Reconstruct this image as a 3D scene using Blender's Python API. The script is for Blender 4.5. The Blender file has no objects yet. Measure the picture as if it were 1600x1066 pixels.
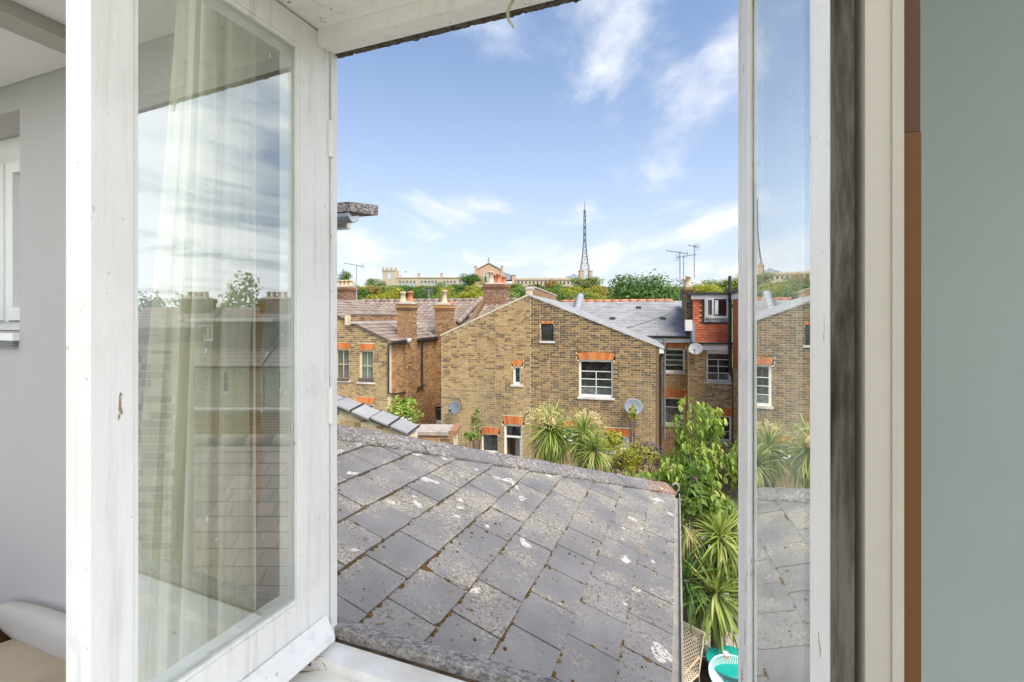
import bpy, math, random
from mathutils import Vector, Matrix
random.seed(7)
R = random.Random(11)
S = bpy.context.scene
COL = S.collection

# ------------------------------------------------------------------ camera, sky, sun, exposure
EYE = 6.3            # eye height above the garden, metres
FOC = 740.0          # focal length in photograph pixels (1600 wide)
cam_d = bpy.data.cameras.new('camera')
cam = bpy.data.objects.new('camera', cam_d); COL.objects.link(cam)
cam.location = (0, 0, EYE); cam.rotation_euler = (math.radians(90), 0, 0)
cam_d.sensor_width = 36; cam_d.lens = 36 * FOC / 1600
cam_d.shift_y = -38 / 1600
cam_d.clip_start = 0.02; cam_d.clip_end = 3000
S.camera = cam

SUN_EL, SUN_AZ = math.radians(57), math.radians(148)      # azimuth clockwise from +Y: behind the viewer, to the right
sun_dir = Vector((math.sin(SUN_AZ) * math.cos(SUN_EL), math.cos(SUN_AZ) * math.cos(SUN_EL), math.sin(SUN_EL)))
sd = bpy.data.lights.new('sun', 'SUN'); sd.energy = 1.7; sd.angle = math.radians(32); sd.color = (1, .95, .86)
so = bpy.data.objects.new('sun', sd); COL.objects.link(so)
so.rotation_euler = sun_dir.to_track_quat('Z', 'Y').to_euler()

W = bpy.data.worlds.new('World'); S.world = W; W.use_nodes = True
SKYLOC = (-8, -2, 0)
SKYROT = -.6
SKYSC = 2.6
def build_world():
    nt = W.node_tree; nt.nodes.clear()
    n = lambda t: nt.nodes.new(t)
    L = nt.links.new
    out = n('ShaderNodeOutputWorld'); bg = n('ShaderNodeBackground'); bg.inputs[1].default_value = 0.064
    sky = n('ShaderNodeTexSky'); sky.sky_type = 'NISHITA'; sky.sun_disc = False
    sky.sun_elevation = SUN_EL; sky.sun_rotation = SUN_AZ; sky.air_density = 1.0; sky.dust_density = 0.6; sky.ozone_density = 3.0
    tc = n('ShaderNodeTexCoord'); sep = n('ShaderNodeSeparateXYZ'); L(tc.outputs['Generated'], sep.inputs[0])
    def mth(op, a, b=None):
        m = n('ShaderNodeMath'); m.operation = op
        for i, x in enumerate((a, b)):
            if x is None: continue
            if isinstance(x, (int, float)): m.inputs[i].default_value = x
            else: L(x, m.inputs[i])
        return m.outputs[0]
    z = mth('MAXIMUM', sep.outputs[2], 0.0); zz = mth('ADD', z, 0.10)
    cx = mth('DIVIDE', sep.outputs[0], zz); cy = mth('DIVIDE', sep.outputs[1], zz)
    comb = n('ShaderNodeCombineXYZ'); L(cx, comb.inputs[0]); L(cy, comb.inputs[1])
    mp = n('ShaderNodeMapping'); mp.inputs['Scale'].default_value = (.60, .34, 1); mp.inputs['Rotation'].default_value = (0, 0, SKYROT)
    mp.inputs['Location'].default_value = SKYLOC
    L(comb.outputs[0], mp.inputs[0])
    nz = n('ShaderNodeTexNoise'); nz.inputs['Scale'].default_value = SKYSC; nz.inputs['Detail'].default_value = 9; nz.inputs['Roughness'].default_value = .56
    nz.inputs['Distortion'].default_value = .35
    L(mp.outputs[0], nz.inputs['Vector'])
    # cover grows towards the horizon
    low = mth('POWER', mth('SUBTRACT', 1.0, z), 5.0)
    # a bank of overcast lies behind and to the right of the viewer
    bank = mth('MULTIPLY', mth('MAXIMUM', mth('ADD', mth('MULTIPLY', sep.outputs[1], -.55), mth('ADD', mth('MULTIPLY', sep.outputs[0], .85), -.30)), 0.0), .42)
    v = mth('ADD', mth('ADD', nz.outputs[0], mth('MULTIPLY', low, .13)), bank)
    mr = n('ShaderNodeMapRange'); mr.interpolation_type = 'SMOOTHSTEP'
    mr.inputs[1].default_value = .50; mr.inputs[2].default_value = .76; L(v, mr.inputs[0])
    tint = n('ShaderNodeMix'); tint.data_type = 'RGBA'; tint.blend_type = 'MULTIPLY'; tint.inputs[0].default_value = 1
    tint.inputs[7].default_value = (.92, .98, 1.02, 1); L(sky.outputs[0], tint.inputs[6])
    haze = n('ShaderNodeMix'); haze.data_type = 'RGBA'; L(mth('MULTIPLY', mth('POWER', mth('SUBTRACT', 1.0, z), 2.7), .95), haze.inputs[0])
    L(tint.outputs[2], haze.inputs[6]); haze.inputs[7].default_value = (3.85, 4.0, 4.5, 1)
    mx = n('ShaderNodeMix'); mx.data_type = 'RGBA'; L(mr.outputs[0], mx.inputs[0]); L(haze.outputs[2], mx.inputs[6])
    cl = n('ShaderNodeVectorMath'); cl.operation = 'SCALE'; cl.inputs[0].default_value = (4.8, 4.95, 5.3); L(mth('ADD', 1.0, mth('MULTIPLY', bank, 5.0)), cl.inputs['Scale'])
    L(cl.outputs[0], mx.inputs[7])       # the overcast bank is brighter towards the sun's side
    L(mx.outputs[2], bg.inputs[0]); L(bg.outputs[0], out.inputs[0])
build_world()
S.view_settings.view_transform = 'Standard'; S.view_settings.look = 'None'
S.view_settings.exposure = 1.75; S.view_settings.gamma = 1.0; S.view_settings.use_curve_mapping = False
S.render.engine = 'CYCLES'
S.cycles.use_denoising = True
S.cycles.max_bounces = 8; S.cycles.transparent_max_bounces = 24; S.cycles.caustics_reflective = False; S.cycles.caustics_refractive = False

# ------------------------------------------------------------------ materials
class NT:
    def __init__(s, name):
        s.m = bpy.data.materials.new(name); s.m.use_nodes = True; s.t = s.m.node_tree; s.t.nodes.clear()
        s.out = s.t.nodes.new('ShaderNodeOutputMaterial')
    def n(s, t, **kw):
        o = s.t.nodes.new(t)
        for k, v in kw.items(): setattr(o, k, v)
        return o
    def l(s, a, b): s.t.links.new(a, b)
    def set(s, sock, v):
        if isinstance(v, bpy.types.NodeSocket): s.l(v, sock)
        else: sock.default_value = v
    def coord(s, kind='Object', rand=False):
        c = s.n('ShaderNodeTexCoord').outputs[kind]
        if rand:
            oi = s.n('ShaderNodeObjectInfo'); a = s.n('ShaderNodeVectorMath', operation='MULTIPLY_ADD')
            cx = s.n('ShaderNodeCombineXYZ')
            for i in range(3): s.l(oi.outputs['Random'], cx.inputs[i])
            s.l(cx.outputs[0], a.inputs[0]); a.inputs[1].default_value = (37, 51, 23); s.l(c, a.inputs[2]); c = a.outputs[0]
        return c
    def pos(s): return s.n('ShaderNodeNewGeometry').outputs['Position']
    def noise(s, vec, scale, detail=4, rough=.55, stretch=None, dist=0):
        if stretch:
            mp = s.n('ShaderNodeMapping'); mp.inputs['Scale'].default_value = stretch; s.l(vec, mp.inputs[0]); vec = mp.outputs[0]
        z = s.n('ShaderNodeTexNoise'); s.l(vec, z.inputs['Vector']); z.inputs['Scale'].default_value = scale
        z.inputs['Detail'].default_value = detail; z.inputs['Roughness'].default_value = rough; z.inputs['Distortion'].default_value = dist
        return z.outputs[0]
    def ss(s, v, lo, hi):
        m = s.n('ShaderNodeMapRange', interpolation_type='SMOOTHSTEP'); s.set(m.inputs[0], v); m.inputs[1].default_value = lo; m.inputs[2].default_value = hi
        return m.outputs[0]
    def math(s, op, a, b=0.0):
        m = s.n('ShaderNodeMath', operation=op); s.set(m.inputs[0], a); s.set(m.inputs[1], b); return m.outputs[0]
    def mix(s, f, a, b, blend='MIX'):
        m = s.n('ShaderNodeMix', data_type='RGBA', blend_type=blend); s.set(m.inputs[0], f)
        for k, x in ((6, a), (7, b)): s.set(m.inputs[k], x if isinstance(x, bpy.types.NodeSocket) else (*x, 1))
        return m.outputs[2]
    def ramp(s, f, stops, const=False):
        r = s.n('ShaderNodeValToRGB'); e = r.color_ramp.elements
        if const: r.color_ramp.interpolation = 'CONSTANT'
        while len(e) < len(stops): e.new(.5)
        for el, (p, c) in zip(e, stops): el.position = p; el.color = (*c, 1)
        s.l(f, r.inputs[0]); return r.outputs[0]
    def rnd(s):
        a = s.n('ShaderNodeNewGeometry').outputs['Random Per Island']; b = s.n('ShaderNodeObjectInfo').outputs['Random']
        return s.math('FRACT', s.math('ADD', a, s.math('MULTIPLY', b, 7.31)))
    def bsdf(s, col, rough=.8, spec=.3, bump=None, bstr=.3, bdist=.01, metal=0, **kw):
        p = s.n('ShaderNodeBsdfPrincipled'); s.set(p.inputs['Base Color'], col if isinstance(col, bpy.types.NodeSocket) else (*col, 1))
        s.set(p.inputs['Roughness'], rough); p.inputs['Specular IOR Level'].default_value = spec; p.inputs['Metallic'].default_value = metal
        if bump is not None:
            b = s.n('ShaderNodeBump'); b.inputs['Strength'].default_value = bstr; b.inputs['Distance'].default_value = bdist
            s.l(bump, b.inputs['Height']); s.l(b.outputs[0], p.inputs['Normal'])
        for k, v in kw.items(): p.inputs[k].default_value = v
        s.l(p.outputs[0], s.out.inputs[0]); return p

def brick_mat(name, stops, soot=.35, stain=(.10, .085, .065), coarse=.5, pale=0, cool=True):
    t = NT(name); v = t.pos()
    c = t.ramp(t.rnd(), stops, True)
    if pale:                                   # sand-worn lower courses
        sp = t.n('ShaderNodeSeparateXYZ'); t.l(v, sp.inputs[0])
        lowz = t.math('ADD', t.math('MULTIPLY', sp.outputs[2], -.22), t.math('MULTIPLY', t.noise(v, .7, 4), 2.2))
        c = t.mix(t.math('MULTIPLY', t.ss(lowz, -.05, .75), pale), c, (.50, .36, .18))
    if cool: c = t.mix(1.0, c, (.97, 1.05, 1.16), 'MULTIPLY')
    c = t.mix(t.math('MULTIPLY', t.noise(v, 60, 5), .45), c, (.55, .42, .25), 'MULTIPLY')
    c = t.mix(t.math('MULTIPLY', t.ss(t.noise(v, .6, 7, .62, (1, 1, .45)), .46, .72), soot), c, stain)
    t.bsdf(c, .9, .15, t.noise(v, 90, 4), coarse, .006)
    return t.m
STOCK = brick_mat('stock_brick', [(0, (.33, .20, .08)), (.14, (.40, .26, .11)), (.26, (.22, .13, .055)), (.40, (.16, .10, .055)), (.52, (.32, .19, .08)), (.62, (.16, .095, .05)), (.80, (.33, .17, .07)), (.90, (.12, .085, .06))], .42, pale=.40)
STOCK_WARM = brick_mat('weathered_stock_brick', [(0, (.44, .28, .11)), (.2, (.50, .34, .15)), (.38, (.34, .20, .085)), (.54, (.22, .135, .07)), (.66, (.46, .29, .125)), (.82, (.40, .24, .115)), (.92, (.18, .115, .07))], .30, pale=.55)
STOCK_ORANGE = brick_mat('orange_stock_brick', [(0, (.44, .24, .10)), (.25, (.36, .19, .08)), (.5, (.50, .29, .12)), (.72, (.22, .13, .07)), (.86, (.40, .17, .075))], .45)
STOCK_PALE = brick_mat('pale_stock_brick', [(0, (.56, .43, .23)), (.3, (.48, .34, .16)), (.55, (.62, .50, .30)), (.78, (.30, .20, .10)), (.9, (.42, .27, .12))], .15)
RED_BRICK = brick_mat('red_rubbed_brick', [(0, (.62, .20, .06)), (.3, (.70, .26, .08)), (.6, (.55, .17, .055)), (.8, (.66, .28, .10))], .15, cool=False)
CHIM_BRICK = brick_mat('chimney_brick', [(0, (.36, .18, .10)), (.3, (.27, .13, .075)), (.6, (.42, .23, .12)), (.85, (.16, .09, .06))], .4)
DARK_BRICK = brick_mat('sooty_brick', [(0, (.58, .50, .32)), (.25, (.14, .10, .08)), (.5, (.30, .23, .14)), (.7, (.09, .065, .06)), (.85, (.5, .43, .28))], .4)

def plain(name, c1, c2=None, scale=8, rough=.8, spec=.3, bump=.2, bscale=None, metal=0, islands=None, stain=None, bdist=.004, stretch=None):
    """two-tone noise colour, optional per-piece variation, optional stains"""
    t = NT(name); v = t.coord('Object', True)
    c2 = c2 or tuple(x * .8 for x in c1)
    c = t.mix(t.ss(t.noise(v, scale, 6, stretch=stretch), .35, .68), c1, c2)
    if islands: c = t.mix(islands, c, t.ramp(t.rnd(), [(0, (.55, .55, .55)), (1, (1.25, 1.25, 1.25))]), 'MULTIPLY')
    if stain: c = t.mix(t.math('MULTIPLY', t.ss(t.noise(v, stain[1], 6, .65), stain[2], stain[3]), stain[4]), c, stain[0])
    t.bsdf(c, rough, spec, t.noise(v, bscale or scale * 6, 5), bump, bdist, metal)
    return t.m
MORTAR = plain('mortar', (.70, .58, .40), (.56, .45, .29), 3, .95, .1)
MORTAR_GREY = plain('grey_mortar', (.36, .32, .26), (.22, .19, .15), 3, .95, .1)
WHITE = plain('white_joinery_paint', (.80, .80, .78), (.70, .69, .66), 3, .45, .4, .1)
SILL = plain('painted_sill', (.66, .63, .57), (.48, .44, .38), 5, .7, .3)
CREAM = plain('cream_joinery_paint', (.60, .54, .40), (.48, .42, .30), 4, .5, .4, .1)
BLACK = plain('black_iron_paint', (.022, .022, .024), (.035, .034, .034), 6, .45, .5, .15)
GUT_DARK = plain('dark_grey_pipe', (.14, .145, .15), (.10, .105, .11), 6, .5, .4, .1)
LEAD = plain('lead_sheet', (.34, .36, .38), (.24, .26, .28), 6, .55, .4, .2)
LEADPALE = plain('pale_lead_flashing', (.52, .52, .52), (.38, .38, .38), 8, .6, .4, .3)
SLATE_FAR = plain('grey_roof_slate', (.27, .265, .265), (.33, .325, .325), 2, .7, .3, .3, islands=.35)
TILE_BROWN = plain('brown_concrete_tile', (.23, .175, .14), (.30, .24, .20), 1.4, .85, .2, .3, islands=.5, stain=((.34, .31, .25), 9, .55, .7, .5))
TILE_RED = plain('red_clay_tile', (.60, .175, .09), (.50, .14, .07), 3, .8, .25, .2, islands=.45)
RIDGE_RED = plain('orange_ridge_tile', (.55, .24, .13), (.42, .19, .11), 4, .85, .2, .2, islands=.3)
ZINC = plain('grey_metal', (.40, .42, .44), (.30, .31, .33), 8, .45, .5, .1, metal=.6)
DISH = plain('grey_dish_paint', (.19, .21, .24), (.16, .18, .21), 12, .5, .4, .05)
DISH_PALE = plain('pale_dish_paint', (.50, .50, .48), (.40, .40, .38), 12, .6, .4, .05)
POT_RED = plain('terracotta_pot', (.55, .20, .10), (.44, .15, .08), 5, .8)
POT_CREAM = plain('buff_pot', (.62, .50, .34), (.50, .38, .24), 5, .8)
CONC = plain('weathered_concrete', (.42, .36, .31), (.31, .27, .23), 7, .95, .1, .5, 60, stain=((.18, .16, .13), 14, .58, .7, .6))
TIMBER = plain('weathered_timber', (.15, .115, .085), (.10, .075, .055), 4, .85, .2, .4, stretch=(1, 8, 8))
STONE_P = plain('palace_stone', (.50, .42, .31), (.43, .355, .26), .1, .9, .1, .1)
STONE_RED = plain('palace_brick', (.52, .36, .26), (.46, .31, .21), .1, .9, .1, .1)
PAL_ROOF = plain('palace_lead_roof', (.33, .36, .40), (.26, .29, .33), .2, .6, .3, .1)
PAL_GLASS = plain('palace_glazing', (.42, .50, .56), (.50, .58, .64), .3, .25, .5, .05)
PAL_DARK = plain('palace_recess', (.06, .055, .05), (.045, .04, .04), 1, .8)
STEEL = plain('mast_steel', (.18, .185, .20), (.14, .145, .16), .5, .6, .4, .05)
SKIN_DARK = plain('dark_interior', (.03, .028, .026), (.02, .02, .02), 2, .9)
NET = plain('net_curtain', (.70, .68, .62), (.60, .58, .52), 5, .9, .1, .1, stretch=(8, 8, .5))
NET_PINK = plain('pink_blind', (.62, .50, .48), (.55, .38, .36), 3, .9, .1, .1)
TEAL = plain('teal_enamel', (.012, .36, .30), (.015, .33, .28), 5, .35, .5, .05)
AQUA = plain('aqua_cord', (.60, .82, .80), (.54, .77, .75), 9, .5, .4, .05)
LATTICE = plain('cream_lattice', (.68, .57, .42), (.58, .47, .33), 9, .7, .3, .1)
WOOD_L = plain('light_wood', (.52, .38, .22), (.42, .29, .16), 5, .6, .3, .2, stretch=(6, 6, 1))
CUPMAT = plain('white_cup', (.75, .72, .68), (.68, .64, .6), 9, .4)
CUPRED = plain('orange_stripe', (.65, .16, .06), (.6, .14, .05), 9, .4)
PEBBLE = plain('pale_pebble', (.55, .52, .47), (.34, .31, .28), 9, .85, .2, .3, islands=.6)
PLAN_R = plain('sage_wall_paint', (.31, .352, .325), (.285, .325, .298), 2.6, .7, .25, .08, 120)
WALL_IN = plain('grey_wall_paint', (.46, .443, .442), (.435, .418, .415), 1.2, .85, .2, .1, 160)
CEIL_IN = plain('ceiling_paint', (.72, .71, .69), (.66, .65, .63), 2, .85, .2, .1, 120)
BEAM_IN = plain('taupe_beam_paint', (.40, .375, .34), (.36, .335, .30), 2, .8, .2, .1)
BOUNCE_FLOOR = plain('pale_bounce_floor', (.62, .60, .57), (.56, .54, .51), 9, .95, .1, .4, 200)
SOFA = plain('beige_fabric', (.36, .295, .215), (.30, .245, .175), 5, .95, .1, .6, 260, bdist=.002)
SOFA_PALE = plain('pale_fabric', (.43, .405, .375), (.395, .37, .335), 5, .95, .1, .5, 260, bdist=.002)
WOOD_D = plain('dark_varnished_wood', (.12, .06, .025), (.08, .04, .018), 3, .35, .4, .1, stretch=(1, 10, 10))
RENDER_Y = brick_mat('yellow_stock_wall', [(0, (.74, .65, .46)), (.4, (.68, .58, .40)), (.7, (.78, .69, .50)), (.9, (.56, .46, .31))], .1)
TILE_MAUVE = plain('mauve_roof_tile', (.25, .205, .185), (.20, .165, .15), 1.2, .8, .2, .2, islands=.4)

def old_paint():
    """white gloss paint on old joinery: brush relief, chips and grime"""
    t = NT('chipped_white_paint'); v = t.coord('Object')
    c = t.mix(t.ss(t.noise(v, 5, 6), .4, .7), (.90, .878, .845), (.83, .805, .77))
    gr = t.ss(t.noise(v, 11, 8, .7), .52, .78)
    c = t.mix(t.math('MULTIPLY', gr, .35), c, (.48, .44, .38))
    st = t.noise(v, 46, 8, .66, (1, 1, .05))                       # drip and brush streaks down the timber
    c = t.mix(t.math('MULTIPLY', t.ss(st, .50, .72), .42), c, (.56, .525, .47))
    spot = t.ss(t.noise(v, 75, 3, .5), .70, .76)
    c = t.mix(t.math('MULTIPLY', spot, .5), c, (.42, .36, .29))
    big = t.noise(v, 4.5, 3, .5)
    chip = t.ss(t.math('ADD', t.noise(v, 34, 7, .64, (1, 1, .30)), t.math('MULTIPLY', t.math('SUBTRACT', big, .5), .35)), .675, .70)
    c = t.mix(chip, c, t.mix(t.noise(v, 90, 3), (.50, .36, .22), (.24, .18, .13)))
    fine = t.noise(v, 150, 5, .65, (1, 1, .12))
    h = t.math('SUBTRACT', t.math('ADD', t.math('MULTIPLY', fine, .5), t.math('MULTIPLY', t.noise(v, 22, 4), .6)), t.math('MULTIPLY', chip, 1.5))
    t.bsdf(c, .42, .4, h, .5, .003)
    return t.m
PAINT = old_paint()
def peeled_paint():
    """sill paint that cracks and peels to bare timber"""
    t = NT('peeling_white_paint'); v = t.coord('Object')
    c = t.mix(t.ss(t.noise(v, 7, 7), .42, .7), (.89, .87, .83), (.74, .69, .61))
    crack = t.ss(t.noise(v, 9, 9, .66, (.5, 3.2, 3), .6), .635, .66)
    c = t.mix(crack, c, t.mix(t.noise(v, 60, 4), (.36, .23, .12), (.18, .13, .09)))
    t.bsdf(c, .6, .3, t.math('SUBTRACT', t.math('MULTIPLY', t.noise(v, 90), .3), crack), .5, .003)
    return t.m
PEEL = peeled_paint()
def raw_edge():
    t = NT('weathered_bare_edge'); v = t.coord('Object')
    n1 = t.noise(v, 60, 10, .74, (1, 1, .10), .4)
    c = t.ramp(n1, [(.32, (.022, .016, .011)), (.45, (.075, .062, .048)), (.56, (.15, .135, .108)), (.70, (.06, .045, .033))])
    c = t.mix(t.ss(t.noise(v, 40, 6, .6, (1, 1, .08)), .70, .73), c, (.14, .065, .03))
    t.bsdf(c, .8, .2, n1, .9, .006); return t.m
RAW = raw_edge()
def dirty_sill():
    t = NT('lichened_outer_sill'); v = t.coord('Object')
    c = t.ramp(t.noise(v, 95, 9, .8, (.7, 1, 1)), [(.30, (.08, .07, .06)), (.42, (.20, .18, .16)), (.52, (.36, .33, .30)), (.64, (.62, .58, .53))])
    c = t.mix(t.ss(t.noise(v, 3.2, 4), .66, .70), c, (.55, .34, .05))
    c = t.mix(t.ss(t.noise(v, 150, 4, .6), .62, .68), c, (.66, .63, .58))
    t.bsdf(c, .95, .1, t.noise(v, 110, 6), .8, .006); return t.m
DIRTY = dirty_sill()
GROOVE = plain('rotten_timber_groove', (.06, .042, .03), (.14, .10, .065), 20, .9, .1, .6, stretch=(.4, 3, 3))
BROWN_EDGE = plain('bare_brown_timber', (.125, .048, .010), (.095, .036, .008), 3, .6, .3, .2, stretch=(8, 8, .4))
RUST_EDGE = plain('red_brown_timber', (.085, .032, .014), (.065, .025, .012), 3, .6, .3, .2, stretch=(8, 8, .4))
CREAM_EDGE = plain('aged_cream_paint', (.43, .39, .32), (.37, .335, .27), 2.5, .55, .3, .15, 90, stretch=(6, 6, .5))
SEAL = plain('dark_draught_gap', (.012, .013, .016), (.02, .02, .022), 5, .6, .3)

def slate_near():
    """fibre slate: grey sheet, lichen crust that thickens away from the window, rings and rusty streaks"""
    t = NT('lichened_slate'); p = t.pos(); v = t.coord('Object'); rnd = t.n('ShaderNodeObjectInfo').outputs['Random']
    base = t.mix(t.ss(t.noise(p, 3, 5), .35, .7), (.160, .154, .156), (.205, .198, .199))
    base = t.mix(.55, base, t.ramp(rnd, [(0, (.76, .75, .75)), (1, (1.14, 1.12, 1.10))]), 'MULTIPLY')
    base = t.mix(t.math('MULTIPLY', t.noise(p, 120, 3), .35), base, (.75, .72, .70), 'MULTIPLY')
    sep = t.n('ShaderNodeSeparateXYZ'); t.l(p, sep.inputs[0])
    far = t.n('ShaderNodeMapRange'); t.l(sep.outputs[1], far.inputs[0])
    far.inputs[1].default_value = 1.3; far.inputs[2].default_value = 4.2; far.inputs[3].default_value = -.085; far.inputs[4].default_value = .10
    per = t.math('MULTIPLY', t.math('SUBTRACT', rnd, .5), .10)
    speck = t.noise(p, 48, 10, .78)
    patch = t.noise(p, 3.6, 4, .5)
    lv = t.math('ADD', t.math('ADD', speck, t.math('MULTIPLY', t.math('SUBTRACT', patch, .5), .75)), t.math('ADD', far.outputs[0], per))
    lich = t.ss(lv, .525, .64)
    c = t.mix(t.math('MULTIPLY', lich, .9), base, t.mix(t.ss(t.noise(p, 70, 4), .4, .65), (.20, .18, .15), (.36, .335, .295)))
    w = t.ss(t.math('ADD', t.noise(p, 7.5, 3, .4), t.math('ADD', t.math('MULTIPLY', far.outputs[0], .6), per)), .70, .74)
    wl = t.math('MULTIPLY', w, t.ss(t.noise(p, 60, 5, .7), .38, .5))
    c = t.mix(t.math('MULTIPLY', wl, .8), c, (.54, .52, .48))
    ol = t.ss(t.math('ADD', t.noise(p, 58, 6, .7), per), .585, .64)
    c = t.mix(t.math('MULTIPLY', ol, .9), c, (.085, .06, .028))
    ru = t.ss(t.noise(p, 2.3, 6, .6), .66, .74)
    c = t.mix(t.math('MULTIPLY', ru, .35), c, (.30, .17, .09))
    t.bsdf(c, t.math('ADD', t.math('MULTIPLY', lich, .3), .55), .3, t.math('ADD', t.math('MULTIPLY', lich, .5), t.noise(p, 80, 6, .7)), .35, .004)
    return t.m
SLATE = slate_near()
def roughcast():
    t = NT('roughcast_hip'); p = t.pos()
    vo = t.n('ShaderNodeTexVoronoi'); vo.inputs['Scale'].default_value = 70; t.l(p, vo.inputs['Vector'])
    n1 = t.noise(p, 42, 8, .72)
    c = t.ramp(n1, [(.30, (.05, .045, .04)), (.43, (.15, .138, .13)), (.55, (.27, .25, .235)), (.68, (.54, .50, .465))])
    c = t.mix(t.ss(t.noise(p, 3, 5), .45, .7), c, (.17, .165, .165))
    sep = t.n('ShaderNodeSeparateXYZ'); t.l(p, sep.inputs[0])
    end = t.math('MULTIPLY', t.ss(sep.outputs[0], 1.30, 1.46), t.ss(t.noise(p, 38, 8, .75), .47, .58))
    c = t.mix(end, c, (.36, .13, .05))
    w = t.ss(t.noise(p, 11, 4), .66, .70)
    c = t.mix(w, c, (.62, .60, .56))
    t.bsdf(c, .95, .1, t.math('ADD', n1, t.math('MULTIPLY', vo.outputs['Distance'], -.8)), .9, .012); return t.m
ROUGH = roughcast()

def leaf_mat(name, stops, trans=.35, rough=.5):
    t = NT(name); c = t.ramp(t.rnd(), stops)
    c = t.mix(.35, c, t.ramp(t.noise(t.coord('Object', True), 2.5, 3), [(.3, (.6, .6, .6)), (.7, (1.3, 1.3, 1.2))]), 'MULTIPLY')
    d = t.n('ShaderNodeBsdfPrincipled'); t.l(c, d.inputs['Base Color']); d.inputs['Roughness'].default_value = rough; d.inputs['Specular IOR Level'].default_value = .25
    tr = t.n('ShaderNodeBsdfTranslucent'); t.l(t.mix(1.0, c, (1.15, 1.2, .6), 'MULTIPLY'), tr.inputs[0])
    mx = t.n('ShaderNodeMixShader'); mx.inputs[0].default_value = trans; t.l(d.outputs[0], mx.inputs[1]); t.l(tr.outputs[0], mx.inputs[2])
    t.l(mx.outputs[0], t.out.inputs[0]); return t.m
LF_DARK = leaf_mat('dark_green_leaves', [(0, (.06, .12, .03)), (.5, (.105, .19, .05)), (1, (.17, .27, .075))])
LF_MID = leaf_mat('mid_green_leaves', [(0, (.11, .19, .035)), (.5, (.18, .27, .055)), (1, (.27, .35, .085))])
LF_LIGHT = leaf_mat('light_green_leaves', [(0, (.18, .24, .07)), (.5, (.26, .32, .11)), (1, (.34, .38, .16))])
LF_YEL = leaf_mat('yellow_green_leaves', [(0, (.24, .27, .03)), (.5, (.36, .36, .045)), (1, (.46, .42, .07))])
LF_ORANGE = leaf_mat('autumn_leaves', [(0, (.36, .22, .06)), (.5, (.42, .28, .08)), (1, (.33, .28, .08))])
LF_CHERRY = leaf_mat('fresh_green_leaves', [(0, (.15, .24, .045)), (.4, (.26, .37, .07)), (.8, (.38, .48, .105)), (1, (.52, .53, .16))], .4)
LF_STRAP = leaf_mat('strap_leaves', [(0, (.12, .19, .045)), (.35, (.23, .32, .07)), (.7, (.38, .45, .11)), (1, (.56, .55, .22))], .3, .4)
LF_STRAPD = leaf_mat('dark_strap_leaves', [(0, (.05, .11, .03)), (.5, (.09, .18, .045)), (1, (.17, .27, .06))], .3, .4)
LF_DRY = leaf_mat('dry_leaves', [(0, (.24, .15, .07)), (.5, (.34, .22, .10)), (1, (.44, .31, .16))], .25)
LF_PLUME = leaf_mat('cream_flower_plume', [(0, (.52, .40, .19)), (.5, (.64, .52, .27)), (1, (.70, .58, .36))], .3)
LF_PURPLE = leaf_mat('purple_leaves', [(0, (.085, .06, .075)), (.5, (.14, .10, .12)), (1, (.20, .15, .17))], .25)
LF_WHITE = leaf_mat('white_blossom', [(0, (.62, .64, .58)), (1, (.78, .78, .74))], .3)
BARK = plain('bark', (.13, .10, .075), (.20, .165, .13), 6, .9, .1, .6, stretch=(3, 3, .6))
MOSS = plain('brown_moss', (.070, .042, .014), (.125, .078, .025), 40, .95, .1, .8, 160, islands=.5)
def ground_mat():
    t = NT('rough_grass'); p = t.pos()
    c = t.mix(t.ss(t.noise(p, .35, 6), .35, .65), (.075, .11, .03), (.13, .15, .045)); t.bsdf(c, .95, .1, t.noise(p, 3, 6), .6, .1); return t.m
GRASS = ground_mat()
def glass_mat(name, f0, tint=(.93, .96, .94), dust=.05):
    """thin clear sheet: Schlick reflection over straight-through transmission, the same from either side"""
    t = NT(name); lw = t.n('ShaderNodeLayerWeight'); lw.inputs[0].default_value = .5
    f = t.math('ADD', f0, t.math('MULTIPLY', 1 - f0, t.math('POWER', lw.outputs['Facing'], 5.0)))
    tr = t.n('ShaderNodeBsdfTransparent'); tr.inputs[0].default_value = (*tint, 1)
    gl = t.n('ShaderNodeBsdfGlossy'); gl.inputs['Roughness'].default_value = 0.0; gl.inputs[0].default_value = (.97, .98, .97, 1)
    mx = t.n('ShaderNodeMixShader'); t.l(f, mx.inputs[0]); t.l(tr.outputs[0], mx.inputs[1]); t.l(gl.outputs[0], mx.inputs[2])
    v = t.coord('Object'); d = t.n('ShaderNodeBsdfDiffuse'); d.inputs[0].default_value = (.8, .8, .78, 1)      # dust, wipe marks and paint specks
    sm = t.math('MULTIPLY', t.ss(t.noise(v, 5, 8, .7, (1, 1, .35), 1.2), .45, .80), dust)
    sm = t.math('ADD', sm, t.math('MULTIPLY', t.ss(t.noise(v, 90, 2, .4, (1, 1, .45)), .745, .765), dust * 8))
    m3 = t.n('ShaderNodeMixShader'); t.l(sm, m3.inputs[0]); t.l(mx.outputs[0], m3.inputs[1]); t.l(d.outputs[0], m3.inputs[2])
    t.l(m3.outputs[0], t.out.inputs[0]); return t.m
GLASS = glass_mat('window_glass', .215)
GLASS_R = glass_mat('raked_window_glass', .50)
GLASS_THIN = glass_mat('far_window_glass', .06, (.8, .84, .83))
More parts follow.
